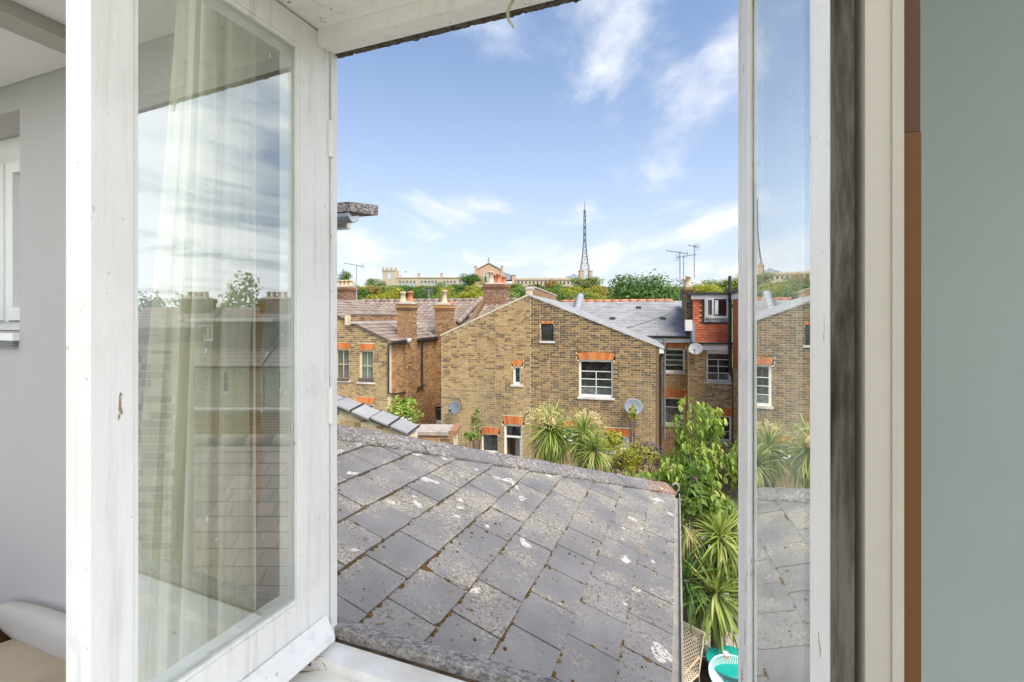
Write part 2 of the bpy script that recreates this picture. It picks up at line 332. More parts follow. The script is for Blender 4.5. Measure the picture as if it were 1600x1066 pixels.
def dark_pane():
    t = NT('dark_window_pane'); v = t.pos()
    rv = t.n('ShaderNodeObjectInfo').outputs['Random']
    c = t.ramp(t.math('ADD', t.math('MULTIPLY', t.noise(v, 2.6, 3), .7), t.math('MULTIPLY', rv, .35)), [(.40, (.010, .011, .012)), (.58, (.045, .05, .05)), (.72, (.11, .125, .11)), (.80, (.20, .21, .19))])  # uneven grey-green base colour paints varied reflections into the glass
    t.bsdf(c, .03, .85, t.noise(v, 1.6, 3), .25, .03); return t.m
PANE = dark_pane()
def curtain_mat(name, c1, a):
    t = NT(name); v = t.coord('Object')
    c = t.mix(t.ss(t.noise(v, 14, 5, stretch=(6, 6, .3)), .35, .7), c1, tuple(x * .82 for x in c1))
    d = t.n('ShaderNodeBsdfDiffuse'); t.l(c, d.inputs[0]); tl = t.n('ShaderNodeBsdfTranslucent'); t.l(c, tl.inputs[0])
    m1 = t.n('ShaderNodeMixShader'); m1.inputs[0].default_value = .4; t.l(d.outputs[0], m1.inputs[1]); t.l(tl.outputs[0], m1.inputs[2])
    tp = t.n('ShaderNodeBsdfTransparent'); m2 = t.n('ShaderNodeMixShader'); lw = t.n('ShaderNodeLayerWeight'); lw.inputs[0].default_value = .5
    t.l(t.math('ADD', a, t.math('MULTIPLY', 1 - a, t.math('POWER', lw.outputs['Facing'], .8))), m2.inputs[0])   # cloth seen edge-on is denser
    t.l(tp.outputs[0], m2.inputs[1]); t.l(m1.outputs[0], m2.inputs[2]); t.l(m2.outputs[0], t.out.inputs[0]); return t.m
def frost_mat():  # translucent sheet for the made-up overhead panel that brightens the room
    t = NT('added_frosted_panel'); a = t.n('ShaderNodeBsdfTranslucent'); a.inputs[0].default_value = (.95, .95, .94, 1)
    b = t.n('ShaderNodeBsdfTransparent'); m1 = t.n('ShaderNodeMixShader'); m1.inputs[0].default_value = .15
    t.l(a.outputs[0], m1.inputs[1]); t.l(b.outputs[0], m1.inputs[2]); t.l(m1.outputs[0], t.out.inputs[0]); return t.m
FILL_FROST = frost_mat()
GLASS_CLEAR = glass_mat('clear_window_glass', .04, (.97, .98, .98))
SHEER = curtain_mat('sheer_cream_curtain', (.98, .955, .82), .74)
TRIM = curtain_mat('ochre_curtain_trim', (.44, .25, .06), .97)

# ------------------------------------------------------------------ objects and meshes
WPOS = {}
def link(o): COL.objects.link(o); return o
def thing(name, label, cat, loc=(0, 0, 0), group=None):
    o = link(bpy.data.objects.new(name, None)); o.location = loc; o.empty_display_size = .1; WPOS[o.name] = Vector(loc)
    o['label'] = label; o['category'] = cat
    if group: o['group'] = group
    return o
def tag(o, label=None, cat=None, group=None, kind=None):
    for k, v in (('label', label), ('category', cat), ('group', group), ('kind', kind)):
        if v: o[k] = v
    return o
class MB:
    def __init__(s): s.v = []; s.f = []
    def add(s, vs, fs):
        n = len(s.v); s.v.extend(tuple(p) for p in vs); s.f.extend(tuple(i + n for i in f) for f in fs); return s
    def hexa(s, p): return s.add(p, [(0, 3, 2, 1), (4, 5, 6, 7), (0, 1, 5, 4), (1, 2, 6, 5), (2, 3, 7, 6), (3, 0, 4, 7)])
    def box(s, o, a, b, c):
        o, a, b, c = map(Vector, (o, a, b, c)); return s.hexa([o, o + a, o + a + b, o + b, o + c, o + a + c, o + a + b + c, o + b + c])
    def bx(s, x0, x1, y0, y1, z0, z1): return s.box((x0, y0, z0), (x1 - x0, 0, 0), (0, y1 - y0, 0), (0, 0, z1 - z0))
    def prism(s, poly, ext):
        n = len(poly); ext = Vector(ext); a = [Vector(p) for p in poly]
        fs = [tuple(range(n))[::-1], tuple(range(n, 2 * n))] + [(i, (i + 1) % n, n + (i + 1) % n, n + i) for i in range(n)]
        return s.add(a + [p + ext for p in a], fs)
    def tube(s, pts, r, n=8, caps=True):
        pts = [Vector(p) for p in pts]; rs = r if isinstance(r, (list, tuple)) else [r] * len(pts); rings = []
        up = None
        for i, p in enumerate(pts):
            d = (pts[min(i + 1, len(pts) - 1)] - pts[max(i - 1, 0)]).normalized()
            if up is None: up = Vector((0, 0, 1)) if abs(d.z) < .9 else Vector((1, 0, 0))
            x = up.cross(d).normalized(); up = d.cross(x).normalized()
            rings.append([p + (x * math.cos(2 * math.pi * k / n) + up * math.sin(2 * math.pi * k / n)) * rs[i] for k in range(n)])
        fs = [(i * n + k, i * n + (k + 1) % n, (i + 1) * n + (k + 1) % n, (i + 1) * n + k) for i in range(len(pts) - 1) for k in range(n)]
        if caps: fs += [tuple(range(n))[::-1], tuple(range((len(pts) - 1) * n, len(pts) * n))]
        return s.add([q for g in rings for q in g], fs)
    def lathe(s, prof, c=(0, 0, 0), n=16):
        c = Vector(c); vs = [c + Vector((r * math.cos(2 * math.pi * k / n), r * math.sin(2 * math.pi * k / n), z)) for r, z in prof for k in range(n)]
        fs = [(i * n + k, i * n + (k + 1) % n, (i + 1) * n + (k + 1) % n, (i + 1) * n + k) for i in range(len(prof) - 1) for k in range(n)]
        return s.add(vs, fs)
    def build(s, name, mat, parent=None, smooth=False, local=False):
        me = bpy.data.meshes.new(name); me.from_pydata(s.v, [], s.f); me.materials.append(mat)
        if smooth: me.polygons.foreach_set('use_smooth', [True] * len(me.polygons))
        me.update(); o = link(bpy.data.objects.new(name, me)); put(o, parent, local); return o
def put(o, parent, local=False):
    """meshes are drawn in world metres: cancel the parent's own position"""
    if parent is None: WPOS[o.name] = Vector((0, 0, 0)); return o
    o.parent = parent
    if local: WPOS[o.name] = Vector((0, 0, 0)); return o
    o.location = -WPOS.get(parent.name, Vector((0, 0, 0))); WPOS[o.name] = Vector((0, 0, 0)); return o

class Fr:
    """upright frame: a runs right, b runs away from the viewer, c is world height"""
    def __init__(s, o, ex): s.o = Vector((o[0], o[1], 0)); s.ex = Vector((ex[0], ex[1], 0)).normalized(); s.ey = Vector((-s.ex.y, s.ex.x, 0))
    def p(s, a, b, c): q = s.o + s.ex * a + s.ey * b; return Vector((q.x, q.y, c))
    def box(s, mb, a0, a1, b0, b1, c0, c1): return mb.box(s.p(a0, b0, c0), s.ex * (a1 - a0), s.ey * (b1 - b0), Vector((0, 0, c1 - c0)))
    def shift(s, a, b): q = s.p(a, b, 0); return Fr(q, s.ex)
    def turn(s, a, b, left=True): q = s.p(a, b, 0); return Fr(q, (s.ey if left else -s.ey))
def ray(px, py): return Vector(((px - 800) / FOC, 1, -(py - 495) / FOC))
def at(px, py, Y): return Vector((0, 0, EYE)) + ray(px, py) * Y
def hit(fr, px, py=495, b=0):
    """where a sight line meets the wall plane of a frame: (along, height)"""
    d = ray(px, py); o = Vector((0, 0, EYE)); q = fr.p(0, b, 0)
    t = ((q - o).dot(fr.ey)) / d.dot(fr.ey); x = o + d * t
    return (x - fr.o).dot(fr.ex), x.z

# ------------------------------------------------------------------ masonry
def lerp_top(top, a):
    if a <= top[0][0]: return top[0][1]
    for (a0, c0), (a1, c1) in zip(top, top[1:]):
        if a <= a1: return c0 + (c1 - c0) * (a - a0) / (a1 - a0)
    return top[-1][1]
def lay_bricks(fr, a0, a1, base, top, holes, b=0.0, proud=.008, jit=.0025, course=.075, L=.215, H=.1025, seed=1):
    """Flemish bond on the face b of a frame; returns a list of (front corner quads)"""
    r = random.Random(seed); out = []; cmax = max(c for _, c in top); k = 0
    zc = base
    while zc < cmax:
        z0, z1 = zc + .0085, zc + course - .0085
        a = a0 - (.08 if k % 2 else .215); u = k % 2
        while a < a1:
            w = L if u % 2 == 0 else H
            s0, s1 = max(a, a0), min(a + w, a1); a += w + .01; u += 1
            s0 += .002; s1 -= .002
            segs = [(s0, s1)]
            for h in holes:
                if z1 > h[2] + .005 and z0 < h[3] - .005:
                    segs = [x for p in segs for x in ((p[0], min(p[1], h[0])), (max(p[0], h[1]), p[1])) if x[1] - x[0] > .02]
            for p0, p1 in segs:
                if p1 - p0 < .025: continue
                zt = min(z1, lerp_top(top, p0) - .004, lerp_top(top, p1) - .004)
                if zt - z0 < .02: continue
                q = proud + r.uniform(-jit, jit); e = r.uniform(-.003, .003)
                out.append((p0 + e, p1 + e, z0 + r.uniform(-.002, .002), zt, q))
        zc += course; k += 1
    return out
def brick_mesh(mb, fr, bricks, b=0.0):
    for p0, p1, z0, z1, q in bricks:
        F = [fr.p(p0, b - q, z0), fr.p(p1, b - q, z0), fr.p(p1, b - q, z1), fr.p(p0, b - q, z1)]
        B = [fr.p(p0, b + .002, z0), fr.p(p1, b + .002, z0), fr.p(p1, b + .002, z1), fr.p(p0, b + .002, z1)]
        mb.add(F + B, [(0, 1, 2, 3), (0, 4, 5, 1), (1, 5, 6, 2), (2, 6, 7, 3), (3, 7, 4, 0)])
def wall_core(mb, fr, a0, a1, base, top, holes, b0=0.0, b1=.22):
    cuts = sorted({a0, a1, *[x for h in holes for x in h[:2] if a0 < x < a1], *[a for a, _ in top if a0 < a < a1]})
    for s0, s1 in zip(cuts, cuts[1:]):
        if s1 - s0 < 1e-4: continue
        hs = sorted((h[2], h[3]) for h in holes if h[0] <= s0 + 1e-5 and h[1] >= s1 - 1e-5)
        lo = base
        for h0, h1 in hs + [(None, None)]:
            if h0 is None: t0, t1 = lerp_top(top, s0 + 1e-6), lerp_top(top, s1 - 1e-6)
            else: t0 = t1 = h0
            if min(t0, t1) - lo > .003:
                mb.hexa([fr.p(s0, b0, lo), fr.p(s1, b0, lo), fr.p(s1, b1, lo), fr.p(s0, b1, lo), fr.p(s0, b0, t0), fr.p(s1, b0, t1), fr.p(s1, b1, t1), fr.p(s0, b1, t0)])
            lo = h1
def brick_wall(house, fr, a0, a1, base, top, holes, mat, mortar=MORTAR, seed=1, single=0, depth=.22, label=None, course=.075, sight=None):
    """a wall part with its bricks: the nearest SINGLE bricks are parts of their own, the rest one joined part"""
    mb = MB(); wall_core(mb, fr, a0, a1, base, top, holes, 0, depth); w = mb.build('wall', mortar, house)
    if label: w['label'] = label
    br = lay_bricks(fr, a0, a1, base, top, holes, seed=seed, course=course)
    if single:
        eye = Vector((0, 0, EYE))
        br.sort(key=lambda q: ((fr.p((q[0] + q[1]) / 2, 0, q[2]) - eye).length - (q[1] - q[0]) * 20) + (0 if sight is None or sight(q) else 100))
        shared = {}
        for q in br[:single]:
            m = MB(); brick_mesh(m, fr, [q]); m.build('brick', mat, w)
        br = br[single:]
    m = MB(); brick_mesh(m, fr, br); o = m.build('brickwork', mat, w); o['kind'] = 'stuff'
    return w
def arch(house, fr, a0, a1, c0, c1, n=None, mat=None, rise=.03, splay=.07, b=0.0):
    """flat gauged arch of rubbed bricks on end; returns the hole it needs"""
    mat = mat or RED_BRICK; n = n or max(4, round((a1 - a0) / .078))
    back = MB(); fr.box(back, a0, a1, b + .002, b + .06, c0, c1); w = back.build('arch', MORTAR, house)
    mid = (a0 + a1) / 2
    for i in range(n):
        t0, t1 = i / n, (i + 1) / n
        def px(t, up): return a0 + (a1 - a0) * t + (splay * (2 * t - 1) if up else 0)
        def rz(t, base): return base + rise * (1 - (2 * t - 1) ** 2)
        g = .004
        q = [(px(t0, 0) + g, rz(t0, c0)), (px(t1, 0) - g, rz(t1, c0)), (px(t1, 1) - g, rz(t1, c1)), (px(t0, 1) + g, rz(t0, c1))]
        pr = .010 + R.uniform(-.002, .002)
        m = MB().hexa([fr.p(q[0][0], b - pr, q[0][1]), fr.p(q[1][0], b - pr, q[1][1]), fr.p(q[1][0], b + .03, q[1][1]), fr.p(q[0][0], b + .03, q[0][1]),
                       fr.p(q[3][0], b - pr, q[3][1]), fr.p(q[2][0], b - pr, q[2][1]), fr.p(q[2][0], b + .03, q[2][1]), fr.p(q[3][0], b + .03, q[3][1])])
        m.build('brick', mat, w)
    return (a0 - splay, a1 + splay, c0, c1 + rise)
def window(house, fr, a0, a1, c0, c1, rows=((1, 1),), mat=None, setback=.07, fw=.06, bar=.025, pane=None, sill=.06, sill_mat=None, sill_out=.05, sill_h=.07, back=None, label=None):
    """frame ring, then rows of panes from the top down: (height share, panes across)"""
    mat = mat or WHITE; pane = pane or PANE; b0, b1 = setback, setback + .07
    f = MB(); fr.box(f, a0, a0 + fw, b0, b1, c0, c1); fr.box(f, a1 - fw, a1, b0, b1, c0, c1)
    fr.box(f, a0 + fw, a1 - fw, b0, b1, c1 - fw, c1); fr.box(f, a0 + fw, a1 - fw, b0, b1, c0, c0 + fw * 1.3)
    w = f.build('window', mat, house)
    if label: w['label'] = label
    x0, x1, z0, z1 = a0 + fw, a1 - fw, c0 + fw * 1.3, c1 - fw
    tot = sum(h for h, _ in rows); z = z1
    for i, (h, n) in enumerate(rows):
        zb = z - (z1 - z0) * h / tot
        if i < len(rows) - 1:
            m = MB(); fr.box(m, x0, x1, b0 + .012, b1 - .01, zb - bar / 2, zb + bar / 2); m.build('glazing_bar', mat, w)
        for k in range(n):
            p0, p1 = x0 + (x1 - x0) * k / n, x0 + (x1 - x0) * (k + 1) / n
            m = MB(); fr.box(m, p0 + .003, p1 - .003, b0 + .03, b0 + .036, zb + .003, z - .003); m.build('pane', pane, w)
            if k:
                m = MB(); fr.box(m, p0 - bar / 2, p0 + bar / 2, b0 + .014, b1 - .012, zb + bar / 2 + .001, z - bar / 2 - .001); m.build('glazing_bar', mat, w)
        z = zb
    if sill:
        m = MB(); fr.box(m, a0 - sill, a1 + sill, -sill_out, b1, c0 - sill_h, c0 - .002); m.build('sill', sill_mat or SILL, w)
    if back:
        m = MB(); N = 24
        for k in range(N):
            u0, u1 = k / N, (k + 1) / N; y0 = .012 * math.sin(k * 1.9); y1 = .012 * math.sin((k + 1) * 1.9)
            m.add([fr.p(x0 + (x1 - x0) * u0, b1 + .05 + y0, z0), fr.p(x0 + (x1 - x0) * u1, b1 + .05 + y1, z0), fr.p(x0 + (x1 - x0) * u1, b1 + .05 + y1, z1), fr.p(x0 + (x1 - x0) * u0, b1 + .05 + y0, z1)], [(0, 1, 2, 3)])
        m.build('curtain', back, w)
    return w
def roof_tiles(mb, O, U, V, nu, nv, tw, gauge, thick=.018, inside=None, seed=3, jit=.004, bond=.5):
    """courses up the slope V from the eaves point O, running along U; every tile a thin tilted slab"""
    r = random.Random(seed); U = Vector(U).normalized(); V = Vector(V).normalized(); N = U.cross(V).normalized(); O = Vector(O)
    if N.z < 0: N = -N
    for j in range(nv):
        off = -(j % 2) * bond * tw
        for i in range(nu + 1):
            u0 = i * tw + off + .004; u1 = u0 + tw - .008; v0 = j * gauge + r.uniform(-jit, jit); v1 = v0 + gauge * 1.12
            u0 = max(u0, 0); u1 = min(u1, nu * tw)
            if u1 - u0 < .03: continue
            if inside:
                c = O + U * (u0 + u1) / 2 + V * (v0 + gauge / 2)
                if not inside(c): continue
            h0 = thick + r.uniform(0, .004); q = lambda u, v, h: O + U * u + V * v + N * h
            mb.add([q(u0, v0, h0), q(u1, v0, h0), q(u1, v1, .004), q(u0, v1, .004), q(u0, v0, 0), q(u1, v0, 0)], [(0, 1, 2, 3), (0, 4, 5, 1), (1, 5, 2), (0, 3, 4)])
def slab(mb, pts, t):
    a, b, c = (Vector(p) for p in pts[:3]); n = (b - a).cross(c - a).normalized()
    if n.z < 0: n = -n
    return mb.prism(pts, -n * t)
def gutter(house, p0, p1, r=.055, mat=None, name='gutter'):
    p0, p1 = Vector(p0), Vector(p1); d = (p1 - p0).normalized(); x = Vector((0, 0, 1)).cross(d).normalized(); m = MB()
    prof = [(math.cos(t) * r, -math.sin(t) * r) for t in [math.pi * k / 8 for k in range(9)]] + [(math.cos(t) * (r - .008), -math.sin(t) * (r - .008)) for t in [math.pi * k / 8 for k in range(8, -1, -1)]]
    poly = [p0 + x * a + Vector((0, 0, b)) for a, b in prof]
    n = len(poly); m.add(poly + [q + (p1 - p0) for q in poly], [(i, (i + 1) % n, n + (i + 1) % n, n + i) for i in range(n)] + [tuple(range(n)), tuple(range(n, 2 * n))[::-1]])
    return m.build(name, mat or BLACK, house)
def pipe(house, pts, r=.04, mat=None, name='downpipe'):
    m = MB().tube(pts, r, 8)
    d = 0; P = [Vector(p) for p in pts]
    for a, b in zip(P, P[1:]):
        L = (b - a).length
        if L > 1.2:
            for k in range(1, int(L / 1.1) + 1):
                q = a + (b - a) * (k / (int(L / 1.1) + 1)); e = (b - a).normalized() * .03; m.tube([q - e, q + e], r * 1.3, 8)
    return m.build(name, mat or BLACK, house)
def pot(stack, c, h=.45, r=.12, mat=None):
    m = MB().lathe([(r * 1.15, 0), (r * 1.15, .05), (r, .07), (r * .86, h - .08), (r * 1.05, h - .07), (r * 1.05, h), (r * .75, h), (r * .7, .1)], c, 14)
    return m.build('chimney_pot', mat or POT_RED, stack, True)
def chimney(house, fr, a0, a1, b0, b1, c0, c1, pots, mat=None, cap=True, label=None):
    """brick stack: four bonded faces, oversailing courses and pots"""
    mat = mat or CHIM_BRICK; m = MB(); fr.box(m, a0 + .006, a1 - .006, b0 + .006, b1 - .006, c0, c1); st = m.build('chimney_stack', MORTAR_GREY, house)
    if label: st['label'] = label
    bm = MB()
    for f2, w in ((fr.shift(a0, b0 + .006), a1 - a0), (Fr(fr.p(a1 - .006, b0, 0), fr.ey), b1 - b0), (Fr(fr.p(a1, b1 - .006, 0), -fr.ex), a1 - a0), (Fr(fr.p(a0 + .006, b1, 0), -fr.ey), b1 - b0)):
        brick_mesh(bm, f2, lay_bricks(f2, 0, w, c0, [(0, c1), (w, c1)], [], seed=R.randint(0, 999)))
    o = bm.build('brickwork', mat, st); o['kind'] = 'stuff'
    if cap:
        for k, e in enumerate((.035, .06, .03)):
            m = MB(); fr.box(m, a0 - e, a1 + e, b0 - e, b1 + e, c1 - .24 + k * .08, c1 - .166 + k * .08); m.build('oversailing_course', mat, st)
        m = MB(); q = [fr.p(a0, b0, c1), fr.p(a1, b0, c1), fr.p(a1, b1, c1), fr.p(a0, b1, c1)]; ce = sum(q, Vector()) / 4
        t = [ce + (x - ce) * .7 + Vector((0, 0, .09)) for x in q]; m.hexa(q + t); m.build('mortar_flaunching', CONC, st)
    for a, b, h, r, pm in pots: pot(st, fr.p(a, b, c1 + (.06 if cap else 0)), h, r, pm)
    return st

# ================================================================== THE SETTING
def terrain_z(x, y):
    pts = [(-400, 0), (95, 0), (150, 1.5), (300, 13), (420, 26.5), (462, 34.5), (478, 36.5), (700, 36.5), (1200, 20)]
    for (y0, z0), (y1, z1) in zip(pts, pts[1:]):
        if y <= y1:
            z = z0 + (z1 - z0) * (y - y0) / (y1 - y0); break
    side = min(1.0, max(0.0, 1 - (abs(x - 20) - 260) / 500)); return z * side
xs = [-900, -600, -420, -300, -240, -180, -120, -80, -40, 0, 40, 80, 120, 160, 220, 280, 360, 520, 760, 1100]
ys = [-400, -60, 20, 60, 95, 120, 150, 190, 230, 270, 300, 340, 380, 420, 445, 462, 478, 560, 700, 900, 1200]
m = MB(); m.add([(x, y, terrain_z(x, y)) for y in ys for x in xs], [(j * len(xs) + i, j * len(xs) + i + 1, (j + 1) * len(xs) + i + 1, (j + 1) * len(xs) + i) for j in range(len(ys) - 1) for i in range(len(xs) - 1)])
tag(m.build('ground', GRASS, None, True), 'rough grass ground that rises to the hill', kind='structure')
m = MB(); m.add([(-14, 3, .004), (14, 3, .004), (14, 30, .004), (-14, 30, .004)], [(0, 1, 2, 3)])
tag(m.build('yard', CONC), kind='structure')

# ================================================================== GABLED HOUSE straight across the gardens
EX = (3000, -740)
FG = Fr((60 / FOC * 16.3, 16.3), EX)
gl, gm, gr_ = hit(FG, 690)[0], hit(FG, 826)[0], hit(FG, 1030)[0]
zl, zm, zr = hit(FG, 690, 524)[1], hit(FG, 824, 461)[1], hit(FG, 1030, 541)[1]
GB = thing('gabled_house', 'wide yellow brick gable end with sash window facing the gardens', 'house', FG.p(0, 0, 0))
def box_px(fr, x0, y0, x1, y1):
    xm, ym = (x0 + x1) / 2, (y0 + y1) / 2
    return hit(fr, x0, ym)[0], hit(fr, x1, ym)[0], hit(fr, xm, y1)[1], hit(fr, xm, y0)[1]
DEEP = 6.0
holes = []
wins = []
def opening(fr, win, arc=None, house=None, amat=None, **kw):
    """a window opening (pixel box) with an optional flat arch above; returns the holes for the brickwork"""
    a0, a1, c0, c1 = box_px(fr, *win); hs = [(a0, a1, c0, c1)]
    if arc:
        _, _, d0, d1 = box_px(fr, win[0], arc[0], win[2], arc[1]); hs.append(arch(house, fr, a0, a1, c1, d1, mat=amat))
    window(house, fr, a0, a1, c0, c1, **kw); return hs
gh = []
gh += opening(FG, (905, 563, 958, 621), (552, 563), GB, rows=((.30, 1), (.24, 2), (.24, 2), (.24, 2)), label='white sash window pulled open at the top')
a0, a1, c0, c1 = box_px(FG, 845, 506, 865, 533)
gh.append((a0, a1, c0, c1)); window(GB, FG, a0, a1, c0, c1, mat=BLACK, fw=.045, label='small dark framed window high under the gable', sill=.05)
gh.append(arch(GB, FG, a0, a1, c1, c1 + .085, rise=0, splay=.03))
gh += opening(FG, (802, 573, 814, 601), (564, 573), GB, rows=((1, 1),), fw=.06, sill=.10, label='narrow white slot window')
gh += opening(FG, (753, 679, 778, 707), (669, 679), GB, rows=((1, 1),), fw=.03, sill=0, label='dark low window with a white side frame')
gh += opening(FG, (881, 670, 905, 692), (659, 669), GB, rows=((.5, 2), (.6, 1)), label='low white window behind the strap leaved plants')
gh += opening(FG, (948, 682, 984, 706), (671, 682), GB, rows=((1, 1),), fw=.09, pane=LEADPALE, label='low white window with pale louvres')
# louvre blades on that window
a0, a1, c0, c1 = box_px(FG, 948, 682, 984, 706)
mlv = MB()
for k in range(7): FG.box(mlv, a0 + .09, a1 - .09, .085, .10, c0 + .15 + k * .05, c0 + .18 + k * .05)
# door opening
da0, da1, dc0, dc1 = box_px(FG, 788, 664, 816, 735)
dc0 = max(dc0, .1)
gh += [(da0, da1, dc0, dc1), arch(GB, FG, da0, da1, dc1, box_px(FG, 788, 652, 816, 664)[3])]
gseam = hit(FG, 828)[0]
top = [(gl, zl), (gm, zm), (gr_, zr)]
inview = lambda q: q[2] > 1.4
brick_wall(GB, FG, gl, gseam - .004, 0, [(gl, zl), (gm, zm), (gseam, lerp_top(top, gseam))], [h for h in gh], STOCK_WARM, seed=5, label='paler left half of the gable wall')
brick_wall(GB, FG, gseam + .004, gr_ - .115, 0, [(gseam, lerp_top(top, gseam)), (gr_, zr)], [h for h in gh], STOCK, seed=9, single=300, label='browner right half of the gable wall', sight=inview)
m = MB(); wall_core(m, FG, gr_ - .113, gr_, 0, [(gr_ - .113, zr), (gr_, zr)], [], -.012, .2); q = m.build('quoin_strip', STOCK_ORANGE, GB)
q['label'] = 'orange brick corner strip'
mlv.build('louvre', LEADPALE, GB)
# door: frame, transom light, half open glazed leaf
m = MB(); fw = .06
FG.box(m, da0, da0 + fw, .05, .13, dc0, dc1); FG.box(m, da1 - fw, da1, .05, .13, dc0, dc1); FG.box(m, da0 + fw, da1 - fw, .05, .13, dc1 - fw, dc1)
tz = dc1 - .40; FG.box(m, da0 + fw, da1 - fw, .05, .13, tz - .06, tz); dfr = m.build('door', WHITE, GB); dfr['label'] = 'white back door standing half open'
m = MB(); FG.box(m, da0 + fw, da1 - fw, .08, .09, tz, dc1 - fw); m.build('pane', PANE, dfr)
lf = Fr(FG.p(da1 - fw, .10, 0), FG.ex * -.45 + FG.ey * .9)   # leaf swung inwards
m = MB(); lw_ = .72
for z0, z1 in ((dc0, dc0 + .3), (tz - .17, tz - .07), (dc0 + 1.0, dc0 + 1.06), (dc0 + 1.4, dc0 + 1.46)): lf.box(m, .09, lw_ - .09, 0, .04, z0, z1)
for x in (0, lw_ - .09): lf.box(m, x, x + .09, 0, .04, dc0, tz - .07)
lf.box(m, lw_ / 2 - .02, lw_ / 2 + .02, .005, .035, dc0 + .3, tz - .17); m.build('door_leaf', WHITE, dfr)
m = MB(); FG.box(m, da0, da1, 1.2, 1.25, 0, dc1); FG.box(m, da0 - .03, da0, .24, 1.2, 0, dc1); m.build('hall_wall', CREAM, GB)
m = MB(); FG.box(m, da0 + .35, da0 + .43, .5, 1.1, 0, dc1 - .1); m.build('leaning_board', WOOD_L, GB)
# body, roof slopes, verge, parapet on the party line
m = MB(); wall_core(m, FG, gl + .02, gr_ - .02, 0, [(gl + .02, zl - .1), (gm, zm - .12), (gr_ - .02, zr - .1)], [], DEEP - .2, DEEP)
m.build('wall', MORTAR, GB)
for aa, zz, f2 in ((gr_, zr, Fr(FG.p(gr_ - .004, .22, 0), FG.ey)), (gl, zl, Fr(FG.p(gl + .004, DEEP, 0), -FG.ey))):
    brick_wall(GB, f2, 0, DEEP - .22, 0, [(0, zz - .06), (DEEP - .22, zz - .06)], [], STOCK_ORANGE if aa == gl else STOCK, seed=int(abs(aa) * 10), depth=.2)
rb = -.03
def slope_pts(a_lo, z_lo, a_hi, z_hi, ov):
    d = (a_lo - a_hi); k = (z_lo - z_hi) / d; a2 = a_lo + (ov if d > 0 else -ov); z2 = z_hi + k * (a2 - a_hi)
    return a2, z2
aR, zR = slope_pts(gr_, zr + .03, gm, zm + .03, .16); aL, zL = slope_pts(gl, zl + .03, gm, zm + .03, .05)
m = MB(); slab(m, [FG.p(gm, rb, zm + .045), FG.p(aR, rb, zR + .015), FG.p(aR, DEEP, zR + .015), FG.p(gm, DEEP, zm + .045)], .06); rf = m.build('roof', SLATE_FAR, GB); rf['label'] = 'right grey slate slope of the gable roof'
m = MB(); run = math.hypot(aR - gm, zm - zR); roof_tiles(m, FG.p(aR, rb + .02, zR + .018), FG.ey, FG.p(gm, 0, zm) - FG.p(aR, 0, zR), int(DEEP / .3), int(run / .22), .3, .22, .012); o = m.build('roof_slate', SLATE_FAR, rf); o['kind'] = 'stuff'
m = MB(); slab(m, [FG.p(gm, rb, zm + .045), FG.p(aL, rb, zL + .015), FG.p(aL, DEEP, zL + .015), FG.p(gm, DEEP, zm + .045)], .06); rf2 = m.build('roof', SLATE_FAR, GB)
m = MB(); roof_tiles(m, FG.p(aL, DEEP, zL + .018), -FG.ey, FG.p(gm, 0, zm) - FG.p(aL, 0, zL), int(DEEP / .3), int(math.hypot(aL - gm, zm - zL) / .22), .3, .22, .012); o = m.build('roof_slate', SLATE_FAR, rf2); o['kind'] = 'stuff'
# pale mortar verge strip along both rakes
m = MB(); m.hexa([FG.p(gm, -.05, zm - .02), FG.p(aR, -.05, zR - .06), FG.p(aR, .02, zR - .06), FG.p(gm, .02, zm - .02), FG.p(gm, -.05, zm + .05), FG.p(aR, -.05, zR + .02), FG.p(aR, .10, zR + .02), FG.p(gm, .10, zm + .05)]); m.build('verge', LEADPALE, GB)
m = MB(); m.hexa([FG.p(gm - .004, -.035, zm - .02), FG.p(aL, -.035, zL - .05), FG.p(aL, .02, zL - .05), FG.p(gm - .004, .02, zm - .02), FG.p(gm - .004, -.035, zm + .035), FG.p(aL, -.035, zL), FG.p(aL, .06, zL), FG.p(gm - .004, .06, zm + .035)]); m.build('verge', MORTAR, GB)
pf = Fr(FG.p(gm + .12, .10, 0), FG.ey)
ptop = [(0, zm + .16), (.35, zm + .26), (DEEP - .3, zm + .20)]
brick_wall(GB, pf, 0, DEEP - .3, zm - .12, ptop, [], CHIM_BRICK, seed=21, depth=.24, label='brick party wall rising above the ridge')
m = MB(); m.prism([pf.p(a, -.03, c + .005) for a, c in ptop] + [pf.p(a, -.03, c + .06) for a, c in ptop[::-1]], -pf.ey * -.31); m.build('coping', CONC, GB)
# cables, pipe stub
p = lambda fr, px, py, b=-.03: fr.p(hit(fr, px, py)[0], b, hit(fr, px, py)[1])
pipe(GB, [p(FG, 691, 620), p(FG, 719, 623), p(FG, 722, 640)], .008, name='cable')
pipe(GB, [p(FG, 822, 650), p(FG, 822, 645), p(FG, 827, 643, -.06), p(FG, 829, 648)], .03, name='pipe_stub')
# right corner pipes of the gable
gutter(GB, FG.p(aR + .05, 0, zR - .03), FG.p(aR + .05, DEEP, zR - .03))
m = MB(); FG.box(m, gr_ + .005, aR - .02, -.02, .04, zR - .2, zR - .03); m.build('eaves_box', WHITE, GB)
pipe(GB, [FG.p(gr_ + .13, .25, zR - .06), FG.p(gr_ + .06, .22, zR - .4), FG.p(gr_ + .06, .22, 0)], .042)
pipe(GB, [FG.p(gr_ + .19, .5, zR + .25), FG.p(gr_ + .19, .5, 2.2)], .05, GUT_DARK, 'soil_pipe')
pipe(GB, [FG.p(gr_ + .08, .7, zR - .3), FG.p(gr_ + .08, .7, 0)], .04)

